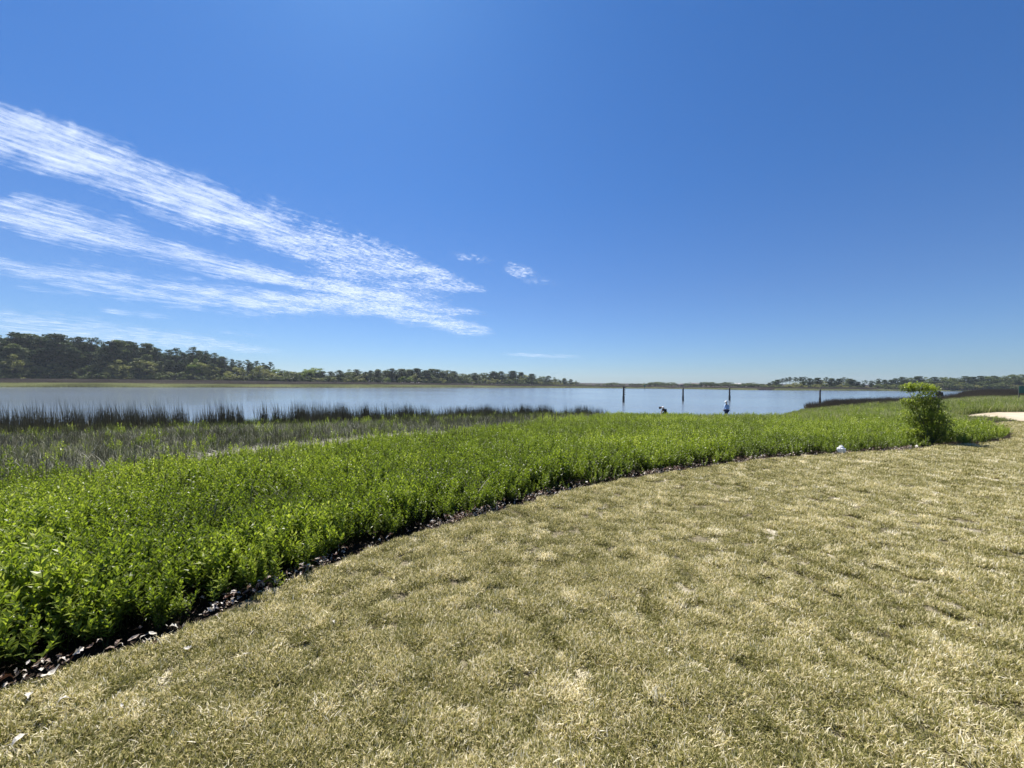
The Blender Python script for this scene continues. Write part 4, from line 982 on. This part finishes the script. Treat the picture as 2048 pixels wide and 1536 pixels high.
def figure(name, loc, rz, J0, sh, label, shirt, shorts, hatm, hat_brim, sleeves):
    root = empty(name, loc, rz, label=label, cat='person', group='people at the water edge')
    J = {k: v for k, v in J0.items()}
    E = [('hip','waist'),('waist','chest'),('chest','neck0'),('neck0','neck1'),('neck1','head0'),('head0','head1'),('head1','crown')]
    for s in 'LR': E += [('chest','sh'+s),('sh'+s,'el'+s),('el'+s,'wrist'+s),('hip','th'+s),('th'+s,'kn'+s),('kn'+s,'an'+s),('an'+s,'toe'+s)]
    for s, sg in (('L',-1),('R',1)): hand(J, E, J['wrist'+s][0], J['wrist'+s][0]-J['el'+s][0], V3(0,1,0)*sg+V3(.2,0,0), s)
    E += [('head0','nose')]
    skin_mesh('body', J, E, M['skin'], root)
    g = 1.3
    A = {k: (J0[k][0], tuple(q*g for q in J0[k][1]) if isinstance(J0[k][1], tuple) else J0[k][1]*g) for k in ['waist','chest','hip','neck0','shL','shR','elL','elR']}
    A['hip'] = (J0['hip'][0]*.6+J0['waist'][0]*.4, A['hip'][1]); Ee = [('waist','hip'),('waist','chest'),('chest','neck0'),('chest','shL'),('chest','shR'),('shL','elL'),('shR','elR')]
    if sleeves:
        for s in 'LR': A['cf'+s] = (J0['wrist'+s][0]*.93+J0['el'+s][0]*.07, .042); Ee.append(('el'+s,'cf'+s))
    A['neck0'] = (J0['neck0'][0]*.8+J0['chest'][0]*.2, .075)
    skin_mesh('shirt', A, Ee, shirt, root)
    B = {'hip': (J0['hip'][0], (.20,.155))}; Eb = []
    for s in 'LR':
        B['th'+s] = (J0['th'+s][0], .125); B['k'+s] = (J0['kn'+s][0]*.95+J0['th'+s][0]*.05, .090); Eb += [('hip','th'+s),('th'+s,'k'+s)]
    skin_mesh('shorts', B, Eb, shorts, root)
    if not sleeves: skin_mesh('collar', {'a': (J0['neck1'][0], .082), 'b': (J0['neck0'][0], .125), 'c': (J0['chest'][0]*.25+J0['neck0'][0]*.75, (.19,.15))}, [('b','a'),('b','c')], M['cloth'], root)
    # head dressing
    hd = J0['head1'][0]; up = J0['crown'][0]-J0['head0'][0]; up = up/np.linalg.norm(up)
    q = Vector(up).to_track_quat('Z','Y')
    Vh, Fh = lathe([(.094,-.02),(.100,.03),(.090,.075),(.05,.105),(.005,.112)], 18); h = link('hair', mesh('hair', Vh-np.array([0,0,.02]), Fh, M['hair'], None, True), root); h.location = Vector(hd); h.rotation_mode = 'QUATERNION'; h.rotation_quaternion = q
    pr = [(hat_brim,.015),(hat_brim*.98,.03),(.112,.045),(.112,.05),(.106,.11),(.075,.145),(.01,.150)]
    Vh, Fh = lathe(pr, 22); h = link('sun_hat', mesh('sun_hat', Vh, Fh, hatm, None, True), root); h.location = Vector(hd); h.rotation_mode = 'QUATERNION'; h.rotation_quaternion = q
    for sg in (-1,1):
        V_, F_ = lathe([(.075,0),(.078,.07),(.05,.09)], 12); V_[:,0] = V_[:,0]*1.7+.05
        k_ = 'anL' if sg < 0 else 'anR'; fo = link('shoe', mesh('shoe', V_*np.array([1,.62,1]), F_, M['black'] if sh else M['cloth'], None, True), root); fo.location = Vector(J0[k_][0])-Vector((0,0,.085))
    return root
# standing figure, facing -X+Y local +X forward
ST = {'hip':(V3(0,0,.95),(.165,.115)),'waist':(V3(.01,0,1.10),(.15,.105)),'chest':(V3(.0,0,1.34),(.185,.12)),'neck0':(V3(.0,0,1.49),.062),'neck1':(V3(.01,0,1.545),.055),'head0':(V3(.03,0,1.60),(.075,.085)),'head1':(V3(.03,0,1.67),(.08,.095)),'crown':(V3(.02,0,1.73),(.06,.07)),'nose':(V3(.125,0,1.63),.013),
      'shL':(V3(0,.19,1.43),.062),'elL':(V3(-.03,.30,1.17),.045),'wristL':(V3(.06,.34,.93),.029),'shR':(V3(0,-.19,1.43),.062),'elR':(V3(-.02,-.33,1.18),.045),'wristR':(V3(.08,-.42,.96),.029),
      'thL':(V3(0,.10,.86),.092),'knL':(V3(.02,.13,.50),.06),'anL':(V3(-.02,.15,.10),.04),'toeL':(V3(.15,.18,.04),.035),'thR':(V3(0,-.10,.86),.092),'knR':(V3(.04,-.12,.50),.06),'anR':(V3(.02,-.14,.10),.04),'toeR':(V3(.19,-.17,.04),.035)}
X, Y = on_plane(1453, 838, WATER_Z); zg = max(gz(X,Y), WATER_Z-.05)
figure('person', (X, Y, zg), math.radians(115), ST, True, 'person in white sun hat, pale blue shirt and navy shorts standing at the water edge', M['blueshirt'], M['navy'], M['cloth'], .19, True)
# bending figure: local +X forward; hips high, back rounded, arms reaching down
BD = {'hip':(V3(-.16,0,.52),(.185,.14)),'waist':(V3(-.15,0,.74),(.16,.13)),'chest':(V3(-.04,0,.98),(.19,.14)),'neck0':(V3(.12,0,1.09),.065),'neck1':(V3(.18,0,1.10),.055),'head0':(V3(.25,0,1.08),(.075,.085)),'head1':(V3(.32,0,1.06),(.08,.095)),'crown':(V3(.38,0,1.03),(.06,.07)),'nose':(V3(.27,0,.98),.013),
      'shL':(V3(.03,.19,1.01),.065),'elL':(V3(.16,.23,.76),.047),'wristL':(V3(.30,.14,.56),.030),'shR':(V3(.03,-.19,1.01),.065),'elR':(V3(.16,-.23,.75),.047),'wristR':(V3(.29,-.14,.54),.030),
      'thL':(V3(-.10,.12,.50),.095),'knL':(V3(.22,.18,.50),.065),'anL':(V3(.02,.17,.10),.042),'toeL':(V3(.18,.20,.04),.035),'thR':(V3(-.10,-.12,.50),.095),'knR':(V3(.24,-.17,.47),.065),'anR':(V3(.03,-.16,.10),.042),'toeR':(V3(.20,-.19,.04),.035)}
X, Y = on_plane(1328, 838, WATER_Z); zg = max(gz(X,Y), WATER_Z-.05)+.06
figure('person', (X, Y, zg), math.radians(165), BD, True, 'person in black clothes with white collar and dark cap crouching at the water edge', M['black'], M['black'], M['black'], .115, False)
Vb, Fb = lathe([(.12,0),(.15,.34),(.165,.34),(.165,.37),(.15,.37),(.145,.34),(.115,.02)], 20)
e = empty('bucket', (X-.30, Y-.18, zg+.02), 0, label='white bucket in front of the crouching person', cat='bucket')
link('pail', mesh('pail', Vb, Fb, M['white'], None, True), e)
G = Geo(); G.tube([(.16*math.cos(t), .02, .34+.13*math.sin(t)) for t in np.linspace(0,math.pi,9)], [.004]*9, .5, 5); link('handle', G.make('bucket_handle', M['post']), e)

# ------------------------------------------------------------------ thin sea haze over the whole place
bm = bmesh.new(); bmesh.ops.create_cube(bm, size=1)
for v in bm.verts: v.co = Vector((v.co.x*3400, v.co.y*3400, -6 if v.co.z < 0 else 42))
me = bpy.data.meshes.new('haze'); bm.to_mesh(me); bm.free()
m = bpy.data.materials.new('haze'); m.use_nodes = True; nt = m.node_tree; nt.nodes.clear()
pv = nd(nt, 'ShaderNodeVolumePrincipled', {'Color': (.80,.89,1,1), 'Density': .00014, 'Anisotropy': .3}); o_ = nt.nodes.new('ShaderNodeOutputMaterial'); nt.links.new(pv.outputs[0], o_.inputs['Volume'])
me.materials.append(m); tag(link('haze', me), kind='stuff', label='thin pale haze hanging over the river and banks', cat='haze')
